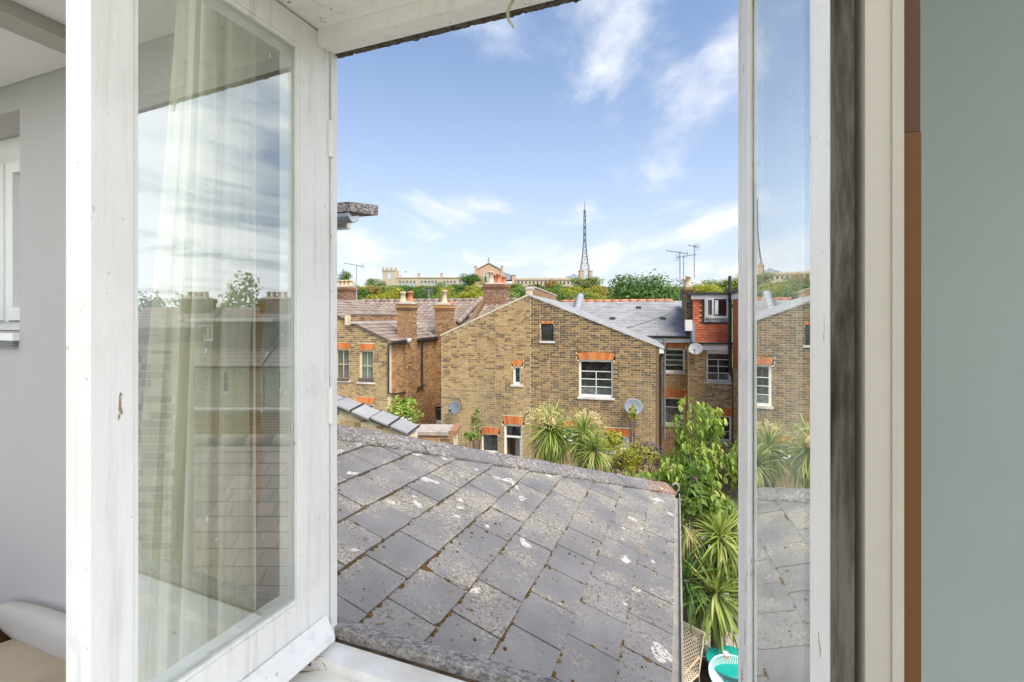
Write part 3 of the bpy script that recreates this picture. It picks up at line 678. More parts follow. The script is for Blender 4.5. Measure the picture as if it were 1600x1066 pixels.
# ================================================================== MAIN TERRACE behind, right of the gable
FM = Fr((255 / FOC * 19.6, 19.6), EX)
MT = thing('slate_terrace_house', 'terrace house with grey slate roof and orange ridge behind the gable', 'house', FM.p(0, 0, 0))
mr = hit(FM, 1078)[0]; ml = FM.shift(0, 0) and ((FG.p(gm, 0, 0) - FM.o).dot(FM.ex))
ez = hit(FM, 1040, 525)[1]; RD = 3.6
mh = opening(FM, (1036, 545, 1070, 582), (535, 545), MT, rows=((.24, 1), (.25, 1), (.25, 1), (.26, 1)), label='white sash window dropped at the top')
mh += opening(FM, (1035, 622, 1070, 664), (609, 621), MT, rows=((.36, 1), (.7, 1)), label='lower white window with dark glass')
brick_wall(MT, FM, ml, mr, 0, [(ml, ez - .02), (mr, ez - .02)], mh, STOCK_ORANGE, seed=31, label='shaded brown rear wall')
rzz = EYE + 24.5 / FOC * (19.6 + RD)
m = MB(); slab(m, [FM.p(ml, -.2, ez), FM.p(mr + .05, -.2, ez), FM.p(mr + .05, RD, rzz), FM.p(ml, RD, rzz)], .08); slab(m, [FM.p(ml, RD + .004, rzz), FM.p(mr + .05, RD + .004, rzz), FM.p(mr + .05, 2 * RD, ez), FM.p(ml, 2 * RD, ez)], .08)
rf = m.build('roof', SLATE_FAR, MT)
m = MB(); roof_tiles(m, FM.p(ml, -.22, ez + .003), FM.ex, FM.p(0, RD, rzz) - FM.p(0, -.2, ez), int((mr - ml) / .3), int(math.hypot(RD + .2, rzz - ez) / .20), .3, .20, .014); o = m.build('roof_slate', SLATE_FAR, rf); o['kind'] = 'stuff'
n = int((mr - ml + .05) / .42)
for k in range(n):
    x0 = ml + k * .42; q = MB(); q.tube([FM.p(x0, RD, rzz + .0), FM.p(x0 + .41, RD, rzz + .0)], .105, 10); q.build('ridge_tile', RIDGE_RED, rf, True)
for px, py in ((957, 500.5), (998, 483.5), (1036, 500.5)):   # roof vents
    d = ray(px, py); O = Vector((0, 0, EYE)); P0 = FM.p(0, -.2, ez); Nn = FM.ex.cross(FM.p(0, RD, rzz) - P0).normalized(); tt = (P0 - O).dot(Nn) / d.dot(Nn); c = O + d * tt
    q = MB(); q.box(c - FM.ex * .12, FM.ex * .24, FM.ey * .2 + Vector((0, 0, .06)), Vector((0, 0, .09))); q.build('roof_vent', BLACK, rf)
gutter(MT, FM.p(ml, -.26, ez - .03), FM.p(mr, -.26, ez - .03)); m = MB(); FM.box(m, ml, mr, -.19, -.16, ez - .26, ez - .10); m.build('fascia', WHITE, MT)
m = MB(); m.tube([FM.p(mr - 2.9, .12, ez + .2), FM.p(mr - 1.5, 1.2, ez + .62), FM.p(mr - .6, 1.9, ez + .95)], .008, 5); m.build('cable', BLACK, MT)
# party parapet hump left of the slate roof
pa = hit(FM, 905, 480, 1.5)[0]
fP = Fr(FM.p(pa, -.2, 0), FM.ey); pt = [(0, ez + .22), (RD + .15, rzz + .26), (RD + .5, rzz + .2)]
m = MB(); wall_core(m, fP, 0, RD + .5, ez - .1, pt, [], 0, .28); m.build('parapet', CONC, MT)
for k in range(9):
    u0 = k / 9; q = MB(); s0 = fP.p(u0 * (RD + .15), .14, ez + .25 + u0 * (rzz - ez + .04)); u1 = (k + .93) / 9; s1 = fP.p(u1 * (RD + .15), .14, ez + .25 + u1 * (rzz - ez + .04)); q.tube([s0, s1], .17, 10); q.build('coping_tile', LEAD, MT, True)
# ================================================================== RED DORMER HOUSE at the right
FR_ = Fr((310 / FOC * 18.5, 18.5), EX)
RH = thing('tile_hung_house', 'house with red tile hung loft dormer at the right of the terrace', 'house', FR_.p(0, 0, 0))
r0, r1 = hit(FR_, 1075)[0], hit(FR_, 1144)[0]
rw = hit(FR_, 1100, 545)[1]
hs = opening(FR_, (1104, 551, 1142, 597), None, RH, rows=((.22, 1), (.26, 2), (.26, 2), (.26, 2)), sill=.10, label='white sash window below the red dormer')
hs += opening(FR_, (1105, 650, 1143, 690), (638, 650), RH, rows=((.28, 1), (.36, 2), (.36, 2)), label='low window behind the leafy tree')
mid_a = hit(FR_, 1104)[0]
brick_wall(RH, FR_, r0, mid_a - .05, 0, [(r0, rw), (mid_a - .05, rw)], [], STOCK_WARM, seed=41, label='yellow brick pier')
brick_wall(RH, FR_, mid_a - .046, r1, 0, [(mid_a - .046, rw - .05), (r1, rw - .05)], hs, STOCK_PALE, MORTAR_GREY, seed=43, label='pale brick wall below the dormer')
# lead roof strip + fascias between wall and dormer
m = MB(); FR_.box(m, hit(FR_, 1082)[0], r1, -.10, -.02, hit(FR_, 1110, 547)[1], hit(FR_, 1110, 540)[1]); m.build('fascia', WHITE, RH)
m = MB(); FR_.box(m, hit(FR_, 1104)[0], r1, -.06, .05, hit(FR_, 1110, 552)[1], hit(FR_, 1110, 547.4)[1]); m.build('fascia', SILL, RH)
m = MB(); FR_.box(m, hit(FR_, 1082)[0], r1, -.14, .1, hit(FR_, 1110, 539.6)[1], hit(FR_, 1110, 535)[1]); m.build('lead_apron', LEAD, RH)
DB = .06   # dormer set just behind the wall
d0, d1 = hit(FR_, 1082)[0], r1
dz0, dz1 = hit(FR_, 1110, 535)[1], hit(FR_, 1110, 461)[1]
m = MB(); FR_.box(m, d0 + .02, d1, DB + .012, 3.4, dz0 - .1, dz1); m.build('wall', TIMBER, RH)
wa0, wa1, wc0, wc1 = box_px(FR_, 1101, 464, 1138, 497.5)
dw = window(RH, FR_, wa0, wa1, wc0, wc1, rows=((1, 2),), fw=.07, bar=.12, setback=-.05, sill=0, label='white dormer casement with its left sash ajar')
m = MB(); FR_.box(m, wa0 - .02, wa1 + .02, -.03, DB, wc0 - .15, wc0 - .004); m.build('lead_apron', LEAD, RH)
cs = Fr(FR_.p(wa0 + .06, -.06, 0), FR_.ex * .85 - FR_.ey * .5); m = MB(); w_ = (wa1 - wa0) / 2 - .16
for x0, x1, z0, z1 in ((0, .05, wc0 + .07, wc1 - .06), (w_ - .05, w_, wc0 + .07, wc1 - .06), (.05, w_ - .05, wc1 - .12, wc1 - .06), (.05, w_ - .05, wc0 + .07, wc0 + .13)): cs.box(m, x0, x1, -.03, .01, z0, z1)
m.build('casement', WHITE, dw)
def hang_tiles(parent, fr, a0, a1, c0, c1, b, holes, seed, tw=.165, g=.10):
    m = MB(); r = random.Random(seed); k = 0; z = c0
    while z < c1:
        a = a0 - (tw / 2 if k % 2 else 0)
        while a < a1:
            s0, s1 = max(a, a0) + .002, min(a + tw, a1) - .002; a += tw
            if s1 - s0 < .02 or any(s1 > h[0] and s0 < h[1] and z + g > h[2] and z < h[3] for h in holes): continue
            zt = min(z + g * 1.1, c1); o_ = .022 + r.uniform(0, .006)
            m.add([fr.p(s0, b - o_, z), fr.p(s1, b - o_, z), fr.p(s1, b - .004, zt), fr.p(s0, b - .004, zt), fr.p(s0, b, z), fr.p(s1, b, z)], [(0, 1, 2, 3), (4, 5, 1, 0), (1, 5, 2), (0, 3, 4)])
        z += g; k += 1
    o = m.build('hung_tile', TILE_RED, parent); o['kind'] = 'stuff'; return o
hang_tiles(RH, FR_, d0 + .02, d1, dz0, dz1 - .16, DB, [(wa0 - .02, wa1 + .02, wc0 - .15, wc1)], 3)
m = MB(); FR_.box(m, d0 - .05, d1 + .05, DB - .12, DB, dz1 - .16, dz1 - .005); m.build('fascia', WHITE, RH)
m = MB(); FR_.box(m, d0 - .12, d1 + .3, DB - .22, 3.5, dz1 + .0, dz1 + .10); m.build('flat_roof', BLACK, RH)
# loft return coming towards the viewer on the right
FS = Fr(FR_.p(d1, DB, 0), -FR_.ey)                     # a runs towards the viewer, b to the right
m = MB(); FS.box(m, .14, 3.2, .03, 2.5, dz0 - 1.0, dz1 + .02); m.build('wall', TIMBER, RH)
hang_tiles(RH, FS, .14, 3.2, dz0 - .95, dz1 - .2, .028, [], 5)
m = MB(); FS.box(m, .14, 3.3, -.08, 2.5, dz1 - .2, dz1 + .0); m.build('fascia', WHITE, RH)
m = MB(); FS.box(m, .14, 3.4, -.16, 2.6, dz1 + .004, dz1 + .12); m.build('flat_roof', BLACK, RH)
brick_wall(RH, FS, .0, 3.1, 0, [(0, dz0 - .96), (3.1, dz0 - .96)], [], STOCK_PALE, seed=47, depth=.24, label='pale return wall below the loft')
gutter(RH, FR_.p(d0, -.2, dz0 + .0), FR_.p(d1, -.2, dz0 + .0), .05)
bx_ = hit(FR_, 1139)[0]
pipe(RH, [FR_.p(bx_, -.16, hit(FR_, 1139, 432)[1]), FR_.p(bx_, -.16, hit(FR_, 1139, 580)[1]), FR_.p(bx_ + .14, -.16, hit(FR_, 1139, 592)[1]), FR_.p(bx_ + .14, -.16, 1.0)], .062, name='soil_pipe')
pipe(RH, [FR_.p(bx_ + .16, -.22, dz1 - .1), FR_.p(bx_ + .16, -.22, hit(FR_, 1139, 560)[1])], .04, LEAD)
m = MB(); FR_.box(m, d0 - .02, d0 + .10, DB - .06, DB + .5, dz0, hit(FR_, 1085, 505)[1]); m.build('lead_soaker', LEAD, RH)
m = MB(); FR_.box(m, r0 - .1, d0 - .01, -.05, .3, hit(FR_, 1078, 517)[1], hit(FR_, 1078, 500)[1]); m.build('painted_corbel', WHITE, RH)
# party stack between terrace and dormer
c_a0, c_a1 = hit(FR_, 1071, 470, .6)[0], hit(FR_, 1081.5, 470, .6)[0]
chimney(RH, FR_, c_a0, c_a1, .5, 1.9, hit(FR_, 1078, 520)[1], hit(FR_, 1076, 447)[1], [((c_a0 + c_a1) / 2, .75, .40, .11, POT_CREAM), ((c_a0 + c_a1) / 2, 1.15, .30, .12, POT_CREAM), ((c_a0 + c_a1) / 2, 1.6, .36, .12, POT_CREAM)], mat=STOCK, label='tall slim stack with buff pots')
m = MB(); FR_.box(m, c_a1, d0 + .02, .2, 2.4, dz0, dz1 - .1); m.build('wall', STOCK, RH)

# ================================================================== LEFT HOUSE (outrigger with two curtained windows) and brown tiled terrace
lx, ly = -193 / FOC * 17.6, 17.6
FL = Fr((lx, ly), EX)
LH = thing('left_brick_house', 'brick house at the left with two curtained sash windows', 'house', FL.p(0, 0, 0))
l0 = hit(FL, 470)[0]; lz1 = hit(FL, 606, 534)[1]; lz0 = lz1 + (hit(FL, 525, 494)[1] - lz1) / (hit(FL, 525)[0]) * l0
lh = opening(FL, (524, 546, 545.5, 594), (537, 546), LH, mat=CREAM, pane=GLASS_THIN, rows=((.5, 2), (.5, 2)), fw=.05, back=NET_PINK, sill=.06, label='cream sash window with a pinkish blind')
lh += opening(FL, (562, 548, 583, 597), (538.5, 548), LH, mat=CREAM, pane=GLASS_THIN, rows=((.5, 2), (.5, 2)), fw=.05, back=NET, sill=.10, label='cream sash window with white net curtains')
lh += opening(FL, (558, 632, 583, 672), (622, 632), LH, rows=((.3, 2), (.7, 1)), label='lower window with a white arched head')
brick_wall(LH, FL, l0, 0, 0, [(l0, lz0), (0, lz1)], lh, STOCK_WARM, seed=51, label='front wall with a sloping verge')
LD = 4.5
pL = FL.p
# flower box sills
for px in (535, 573):
    a, c = hit(FL, px, 596); m = MB(); FL.box(m, a - .3, a + .3, -.06, .03, c + .02, c + .12); m.build('window_box', TIMBER, LH)
k_ = (lz1 - lz0) / (0 - l0)
aE = .12; zE = lz1 + k_ * aE; aT = l0 ; zT = lz0
m = MB(); slab(m, [pL(aE, -.03, zE + .05), pL(aE, LD, zE + .05), pL(aT, LD, zT + .05), pL(aT, -.03, zT + .05)], .07); rf = m.build('roof', TILE_BROWN, LH); rf['label'] = 'brown tiled slope falling right'
m = MB(); roof_tiles(m, pL(aE + .02, -.02, zE + .055), FL.ey, pL(aT, 0, zT) - pL(aE, 0, zE), int(LD / .3), int((pL(aT, 0, zT) - pL(aE, 0, zE)).length / .30), .3, .30, .03); o = m.build('roof_tile', TILE_BROWN, rf); o['kind'] = 'stuff'
m = MB(); m.hexa([pL(0, -.035, lz1 - .03), pL(l0, -.035, lz0 - .03), pL(l0, .03, lz0 - .03), pL(0, .03, lz1 - .03), pL(0, -.035, lz1 + .05), pL(l0, -.035, lz0 + .05), pL(l0, .08, lz0 + .05), pL(0, .08, lz1 + .05)]); m.build('verge', TIMBER, LH)
# parapet strip with coping at the top of that slope
aP = hit(FL, 528, 470)[0] - .9
fP = Fr(pL(aP + 1.5, -.1, 0), FL.ey); zp = lz0 + k_ * (aP + 1.5 - l0)
brick_wall(LH, fP, 0, LD + .4, zp - .05, [(0, zp + .36), (LD + .4, zp + .36)], [], CHIM_BRICK, seed=55, depth=.24, label='parapet on the party line')
m = MB(); fP.box(m, -.02, LD + .45, -.05, .29, zp + .365, zp + .43); m.build('coping', CONC, LH)
m = MB(); fP.box(m, 0, LD, -.14, -.004, zp + .0, zp + .08); m.build('lead_flashing', LEADPALE, LH)
# side wall, receding to the main wall
FSide = Fr(pL(-.004, .22, 0), FL.ey)
brick_wall(LH, FSide, 0, LD - .2, 0, [(0, lz1 - .05), (LD - .2, lz1 - .05)], [], STOCK_ORANGE, seed=57, depth=.2, label='orange brick side wall in the recess')
gutter(LH, pL(aE + .04, -.1, zE - .0), pL(aE + .04, 1.35, zE - .0)); gutter(LH, pL(aE + .04, 2.35, zE), pL(aE + .04, LD - .05, zE))
m = MB(); m.tube([pL(aE + .06, 1.2, zE + .03), pL(aE + .2, 1.2, zE + .03)], .11, 10); m.build('hopper', LEADPALE, LH, True)
pipe(LH, [pL(.03, -.06, zE - .05), pL(.03, -.06, hit(FL, 607, 614)[1]), pL(.08, .4, hit(FL, 607, 619)[1]), pL(.08, 1.7, hit(FL, 607, 621)[1]), pL(.08, 3.0, hit(FL, 607, 621)[1])], .035)
pipe(LH, [pL(.10, 2.75, zE - .05), pL(.10, 2.75, hit(FL, 607, 625)[1])], .035)
# breast + stack on the side wall
chimney(LH, FL, -.28, .20, 1.2, 2.0, .0, EYE + 20 / FOC * 19.2, [(-.12, 1.4, .42, .12, POT_CREAM), (-.02, 1.85, .46, .12, POT_RED)], mat=STOCK_ORANGE, label='tall orange brick stack on the side wall')
# ---- brown tiled main terrace
BT = thing('brown_tiled_terrace', 'terrace range with brown tiled roof behind the left brick house', 'house', FM.p(-10, 0, 0))
b0 = hit(FM, 470)[0]; b1 = hit(FM, 800)[0]; be = EYE - 38 / FOC * 22.0; BD = 3.9; bzr = EYE + 25 / FOC * 25.8
mA = (pL(0, 0, 0) - FM.o).dot(FM.ex); gA = (FG.p(gl, 0, 0) - FM.o).dot(FM.ex)
bh = []
for x0, x1 in ((670, 675.5), (683.5, 688)):
    a0, a1, c0, c1 = box_px(FM, x0, 551, x1, 579); bh.append((a0, a1, c0, c1)); bh.append(arch(BT, FM, a0, a1, c1, c1 + .2, rise=0)); window(BT, FM, a0, a1, c0, c1, rows=((.5, 1), (.5, 1)), fw=.04)
for x0, x1, y0, y1 in ((658, 667, 615, 655), (679, 690, 620, 660)):
    a0, a1, c0, c1 = box_px(FM, x0, y0, x1, y1); bh.append((a0, a1, c0, c1)); bh.append(arch(BT, FM, a0, a1, c1, c1 + .22, rise=.03)); window(BT, FM, a0, a1, c0, c1, rows=((.5, 1), (.5, 1)), fw=.06)
brick_wall(BT, FM, mA + 1.0, gA + .9, 0, [(mA + 1.0, be - .03), (gA + .9, be - .03)], bh, STOCK_ORANGE, seed=61, label='rear wall in the recess')
m = MB(); slab(m, [FM.p(b0, -.25, be), FM.p(b1, -.25, be), FM.p(b1, BD, bzr), FM.p(b0, BD, bzr)], .08); slab(m, [FM.p(b0, BD + .004, bzr), FM.p(b1, BD + .004, bzr), FM.p(b1, 2 * BD, be), FM.p(b0, 2 * BD, be)], .08); rf = m.build('roof', TILE_BROWN, BT)
def pantiles(mb, O, U, V, nu, nv, tw=.30, g=.32, seed=4):
    """rows of double roman style tiles: each a shallow roll"""
    r = random.Random(seed); U = Vector(U).normalized(); V = Vector(V).normalized(); N = U.cross(V).normalized(); N = N if N.z > 0 else -N
    pr = [(0, .045), (.12, .06), (.25, .045), (.38, .012), (.62, .012), (.75, .012), (1.0, .012)]
    for j in range(nv):
        for i in range(nu):
            d = r.uniform(0, .006); q = lambda u, v, h: O + U * (i * tw + u * (tw - .004)) + V * (j * g + v) + N * (h + d)
            A = [q(u, 0, h + .02) for u, h in pr]; B = [q(u, g * 1.08, h - .005) for u, h in pr]; C = [q(u, 0, 0) for u, h in pr]; n = len(pr)
            mb.add(A + B + C, [(k, k + 1, n + k + 1, n + k) for k in range(n - 1)] + [(2 * n + k, 2 * n + k + 1, k + 1, k) for k in range(n - 1)])
m = MB(); pantiles(m, FM.p(b0, -.27, be + .004), FM.ex, FM.p(0, BD, bzr) - FM.p(0, -.25, be), int((b1 - b0) / .30), int(math.hypot(BD + .25, bzr - be) / .32)); o = m.build('roof_tile', TILE_BROWN, rf); o['kind'] = 'stuff'
for k in range(int((b1 - b0) / .45)):
    q = MB(); q.tube([FM.p(b0 + k * .45, BD, bzr + .02), FM.p(b0 + k * .45 + .44, BD, bzr + .02)], .12, 8); q.build('ridge_tile', TILE_BROWN, rf, True)
gutter(BT, FM.p(mA + 1.0, -.32, be - .03), FM.p(gA + .2, -.32, be - .03)); pipe(BT, [FM.p(gA - .55, -.1, be - .05), FM.p(gA - .75, -.1, be - .6), FM.p(gA - .75, -.1, 3.4), FM.p(gA - .35, -.1, 3.0), FM.p(gA - .35, -.1, 0)], .06, name='soil_pipe')
pipe(BT, [FM.p(gA - .35, -.1, 3.05), FM.p(gA + .1, -.1, 3.25)], .05)
q = MB(); ca = hit(FM, 772, 497, 2.3)[0]; q.box(FM.p(hit(FM, 730, 500, 1.8)[0], 1.8, be + 1.12), FM.ex * .35, FM.ey * .3 + Vector((0, 0, .12)), Vector((0, 0, .1))); q.build('roof_vent', LEADPALE, rf)
# second stack and the big party stack on the ridge
sa0, sa1 = hit(FM, 680, 500, -.3)[0], hit(FM, 701, 500, -.3)[0]
chimney(BT, FM, sa0, sa1, -.35, .45, be - 3, EYE + 19 / FOC * 21.6, [((sa0 + sa1) / 2, .0, .62, .13, POT_CREAM), ((sa0 + sa1) / 2 + .25, .2, .12, .12, POT_RED)], mat=STOCK_ORANGE, label='brick stack at the eaves with one buff pot')
sa0, sa1 = hit(FM, 755.5, 470, BD - .6)[0], hit(FM, 787, 470, BD - .6)[0]
chimney(BT, FM, sa0, sa1, BD - .6, BD + .5, bzr - 1.1, EYE + 51 / FOC * 25, [(sa0 + .33, BD - .3, .62, .15, POT_CREAM), (sa0 + .72, BD - .25, .5, .13, POT_RED), (sa0 + .4, BD + .2, .5, .13, POT_RED), (sa0 + .9, BD + .2, .4, .13, POT_RED)], label='broad red brown party stack on the ridge')
# hip-like party parapet tiles running down from that stack
for k in range(7):
    u = k / 7; A = FM.p(sa0 - .1 - .05 * k, BD - .65 - k * .38, bzr + .12 - k * .38 * (bzr - be) / (BD + .25)); B = A + (FM.ex * -.03 - FM.ey * .36 + Vector((0, 0, -.36 * (bzr - be) / (BD + .25)))); q = MB(); q.tube([A, B], .13, 8); q.build('coping_tile', TILE_BROWN, BT, True)
q = MB(); fq = Fr(FM.p(sa0 + .1, 0, 0), FM.ey); wall_core(q, fq, .3, BD - .6, be - .1, [(.3, be + .35), (BD - .6, bzr + .15)], [], 0, .25); q.build('parapet', STOCK_ORANGE, BT)
# far left stack with a row of buff pots
fa0, fa1 = hit(FM, 505, 460, BD)[0], hit(FM, 553, 460, BD)[0]
chimney(BT, FM, fa0, fa1, BD - .5, BD + .4, bzr - .6, EYE + 48 / FOC * 26.4, [(fa1 - .15 - .27 * k, BD - .1, .36, .12, POT_CREAM) for k in range(6)], label='wide low stack with a row of buff pots')

# ================================================================== OWN HOUSE: rear roof under the window
def cw(v): return Vector((v[0], v[2], EYE - v[1]))
RO = cw((-1.32345658, .90656906, 2.67732265)); dU = Vector((.21993021, -.07893436, -.08571939)); dV = Vector((.09878477, .28291528, -.01416031))
GA, TW = dU.length, dV.length
nV = dV.normalized(); nU = (dU - nV * dU.dot(nV)).normalized(); nN = nU.cross(nV).normalized()
def rp(u, v, h=0.0): return RO + nU * (u * GA) + nV * (v * TW) + nN * h
EXR = thing('rear_extension', 'low rear extension with lichened slate roof directly below the window', 'roof', rp(9, 0) * 1.0)
WH = Vector((-.378, .981, 0)); wr = Vector((.9343, -.3564, 0)); wn = Vector((.3564, .9343, 0))      # window wall: hinge point, along, outwards
def to_uv(P): d = P - RO; return d.dot(nU) / GA, d.dot(nV) / TW
def clip(poly, f):
    out = []
    for (p, q) in zip(poly, poly[1:] + poly[:1]):
        fp, fq = f(p), f(q)
        if fp >= 0: out.append(p)
        if (fp >= 0) != (fq >= 0): t = fp / (fp - fq); out.append((p[0] + (q[0] - p[0]) * t, p[1] + (q[1] - p[1]) * t))
    return out
hip = lambda p: (2.206 + .8165 * (p[0] + .637) + .35) - p[1]
eav = lambda p: 9.02 - p[0]
sill_n = lambda p: (rp(p[0], p[1]) - WH).dot(wn) - .055
U0, V0 = -5, -6
rs = random.Random(5)
nsl = 0
for k in range(U0, 9):
    off = 0 if k % 2 == 0 else .5
    for j in range(V0, 13):
        g = .011; e = lambda a: rs.uniform(-a, a); nip = (rs.random() < .35) * rs.uniform(.02, .07); nip2 = (rs.random() < .35) * rs.uniform(.02, .06)
        poly = [(k - .25, j + off + g), (k + 1 - nip + e(.006), j + off + g + e(.006)), (k + 1 + e(.012), j + off + g + .03 + nip), (k + 1 + e(.014), j + off + .33), (k + 1 + e(.014), j + off + .66), (k + 1 + e(.012), j + 1 + off - g - .03 - nip2), (k + 1 - nip2 + e(.006), j + 1 + off - g + e(.006)), (k - .25, j + 1 + off - g)]
        for f in (hip, eav, sill_n): 
            poly = clip(poly, f) if len(poly) > 2 else poly
        if len(poly) < 3: continue
        tl = rs.uniform(-.0015, .0025); tw_ = rs.uniform(-.0015, .0015)
        topf = lambda p: .006 + (p[0] - k) * .014 + tl + tw_ * (p[1] - j)
        T_ = [rp(p[0], p[1], topf(p)) for p in poly]; B_ = [rp(p[0], p[1], topf(p) - .009) for p in poly]; n = len(poly)
        m = MB(); m.add(T_ + B_, [tuple(range(n)), tuple(range(n, 2 * n))[::-1]] + [(i, n + i, n + (i + 1) % n, (i + 1) % n) for i in range(n)])
        m.build('slate', SLATE, EXR); nsl += 1
base = [(U0, V0), (9.0, V0), (9.0, 13), (U0, 13)]
for f in (hip, eav, sill_n): base = clip(base, f)
m = MB(); m.prism([rp(p[0], p[1], -.02) for p in base], nN * -.08); m.build('roof_deck', TIMBER, EXR)
# hip ridge in roughcast, lengths butted
hv = lambda u: 2.206 + .8165 * (u + .637)
ha, hb = rp(-4.5, hv(-4.5)), rp(9.1, hv(9.1)); hd = (hb - ha).normalized()
hx = Vector((0, 0, 1)).cross(hd).normalized(); hx = hx if hx.dot(nV) > 0 else -hx
LH_ = (hb - ha).length; NP = 7
prof = [(-.004, .014), (.0, .040), (.05, .062), (.10, .083), (.16, .092), (.20, .088), (.25, .060), (.30, 0.0), (.32, -.10)]
def jitter(P, s): 
    x = math.sin(P.x * 91.7 + P.y * 47.3) + math.sin(P.y * 133.1 + P.z * 71.9) + math.sin(P.x * 211 + P.z * 57)
    return x / 3 * s
for k in range(NP):
    s0, s1 = LH_ * k / NP + .0004, LH_ * (k + 1) / NP - .0004; m = MB(); NS = 16; rows_ = []
    for i in range(NS + 1):
        P = ha + hd * (s0 + (s1 - s0) * i / NS); rows_.append([P + hx * (x + jitter(P + hx * x, .006)) + Vector((0, 0, z + jitter(P * 1.7 + hx * x, .007))) for x, z in prof] + [P + hx * .16 - Vector((0, 0, .10))])
    n = len(rows_[0]); m.add([q for r_ in rows_ for q in r_], [(i * n + j, i * n + (j + 1) % n, (i + 1) * n + (j + 1) % n, (i + 1) * n + j) for i in range(NS) for j in range(n)] + [tuple(range(n)), tuple(range(NS * n, NS * n + n))[::-1]])
    m.build('hip_tile', ROUGH, EXR, True)
# far hip slope, walls below
hc = [ha + hx * .2 - Vector((0, 0, .02)), hb + hx * .2 - Vector((0, 0, .02))]
far_d = nV * 1.0; far = Vector((nV.x, nV.y, 0)).normalized()
m = MB(); slab(m, [hc[0], hc[1], hc[1] + far * .12 - Vector((0, 0, .04)), hc[0] + far * 3.0 - Vector((0, 0, 1.0))], .06); m.build('roof_slope', SLATE_FAR, EXR)
e0, e1 = rp(8.7, V0 + 1), rp(8.7, 10.2)
m = MB(); m.hexa([Vector((e0.x, e0.y, 0)), Vector((e1.x, e1.y, 0)), Vector((e1.x, e1.y, 0)) - nU * .22 * 1, Vector((e0.x, e0.y, 0)) - nU * .22, e0 - nN * .11, e1 - nN * .11, e1 - nN * .11 - nU * .22, e0 - nN * .11 - nU * .22]); m.build('wall', STOCK, EXR)
e2 = ha + far * .3
m = MB(); m.hexa([Vector((e1.x, e1.y, 0)), Vector((e2.x, e2.y, 0)), Vector((e2.x, e2.y, 0)) - far * .22, Vector((e1.x, e1.y, 0)) - far * .22, Vector((e1.x, e1.y, e1.z - .2)), Vector((e2.x, e2.y, e1.z - .2)), Vector((e2.x, e2.y, e1.z - .2)) - far * .22, Vector((e1.x, e1.y, e1.z - .2)) - far * .22]); m.build('wall', STOCK, EXR)
GUT = plain('aged_grey_gutter', (.24, .23, .205), (.32, .295, .26), 9, .8, .2, .4, stain=((.28, .15, .07), 16, .6, .7, .6))
gp0, gp1 = rp(9.06, V0 + 1, -.012), rp(9.06, 10.25, -.012)
gutter(EXR, gp0, gp1, .046, GUT)
m = MB(); q = nU * .037; m.prism([gp0 - q - nN * .012, gp0 + q - nN * .014, gp0 + q * .6 - nN * .034, gp0 - q * .6 - nN * .034], gp1 - gp0); m.build('gutter_silt', GUT, EXR)
m = MB(); m.tube([gp0 + nU * .052 - nN * .01, gp0.lerp(gp1, .5) + nU * .054 - nN * .014, gp1 + nU * .052 - nN * .01, gp1 + nU * .03 + nV * .05 + nN * .03], .0035, 6); m.build('cable', LEAD, EXR)
m = MB(); c = gp1 + nV * .06 + Vector((0, 0, .07)); m.tube([c + Vector((math.cos(t) * .036, 0, math.sin(t) * .045)) for t in [k * .5 - 1.2 for k in range(9)]], .012, 8); m.build('hip_hook', GUT, EXR, True)
# moss: clumps in the joints, loose cushions on the sheets
m = MB(); rs = random.Random(21)
def blob(mb, P, r, sq=.6, N_=nN, ax=None, st=1.0):
    t1 = ax or nU; t2 = N_.cross(t1).normalized(); n1, n2 = 7, 4; vs = []; 
    for j in range(n2 + 1):
        ph = math.pi / 2 * j / n2
        for i in range(n1):
            th = 2 * math.pi * i / n1; rr = r * math.cos(ph) * rs.uniform(.8, 1.15); vs.append(P + t1 * rr * math.cos(th) * st + t2 * rr * math.sin(th) + N_ * (r * sq * math.sin(ph) * rs.uniform(.85, 1.1)))
    mb.add(vs, [(j * n1 + i, j * n1 + (i + 1) % n1, (j + 1) * n1 + (i + 1) % n1, (j + 1) * n1 + i) for j in range(n2) for i in range(n1)])
for k in range(-3, 9):
    for _ in range(120):
        v = rs.uniform(-3, hv(k) - .1); P = rp(k, v, .004)
        if (P - WH).dot(wn) < .07: continue
        near = max(.25, 1.15 - (P.y - 1) * .26)
        if rs.random() > near: continue
        blob(m, rp(k + rs.uniform(.0, .03), v, .006), rs.choice([.004, .005, .006, .007, .009, .012, .017]) * near, .7, st=.9)
    off = 0 if k % 2 == 0 else .5
    for j in range(-4, 12):
        for _ in range(rs.choice([1, 3, 5, 8, 14])):
            u = k + rs.random(); v = j + off
            if hip((u, v)) < .35 or sill_n((u, v)) < .02 or u > 8.9: continue
            P = rp(u, v + rs.uniform(-.02, .02), .006 + (u - k) * .008); near = max(.25, 1.15 - (P.y - 1) * .24)
            if rs.random() > near: continue
            blob(m, P, rs.choice([.004, .005, .006, .008, .010, .016]) * near, .6, st=rs.choice([1, 1.6, 2.6]))
for k in range(-2, 9):                        # moss packed along the laps in strings
    for _ in range(10):
        v = rs.uniform(-2.5, hv(k) - .2); L_ = rs.uniform(.1, .5); P = rp(k, v)
        if (P - WH).dot(wn) < .08 or rs.random() > 1.3 - (P.y - 1) * .3: continue
        for q in range(int(L_ * 40)): blob(m, rp(k + rs.uniform(.0, .022), v + q / 40, .007), rs.uniform(.003, .0075), .7, st=1.0)
for _ in range(420):
    u, v = rs.uniform(-1, 8.8), rs.uniform(-2.5, 9.5)
    if hip((u, v)) < .4 or sill_n((u, v)) < .05: continue
    blob(m, rp(u, v, .008 + .01 * (u % 1)), rs.choice([.003, .004, .004, .006, .009]), .6)
o = m.build('moss', MOSS, EXR, True); o['kind'] = 'stuff'
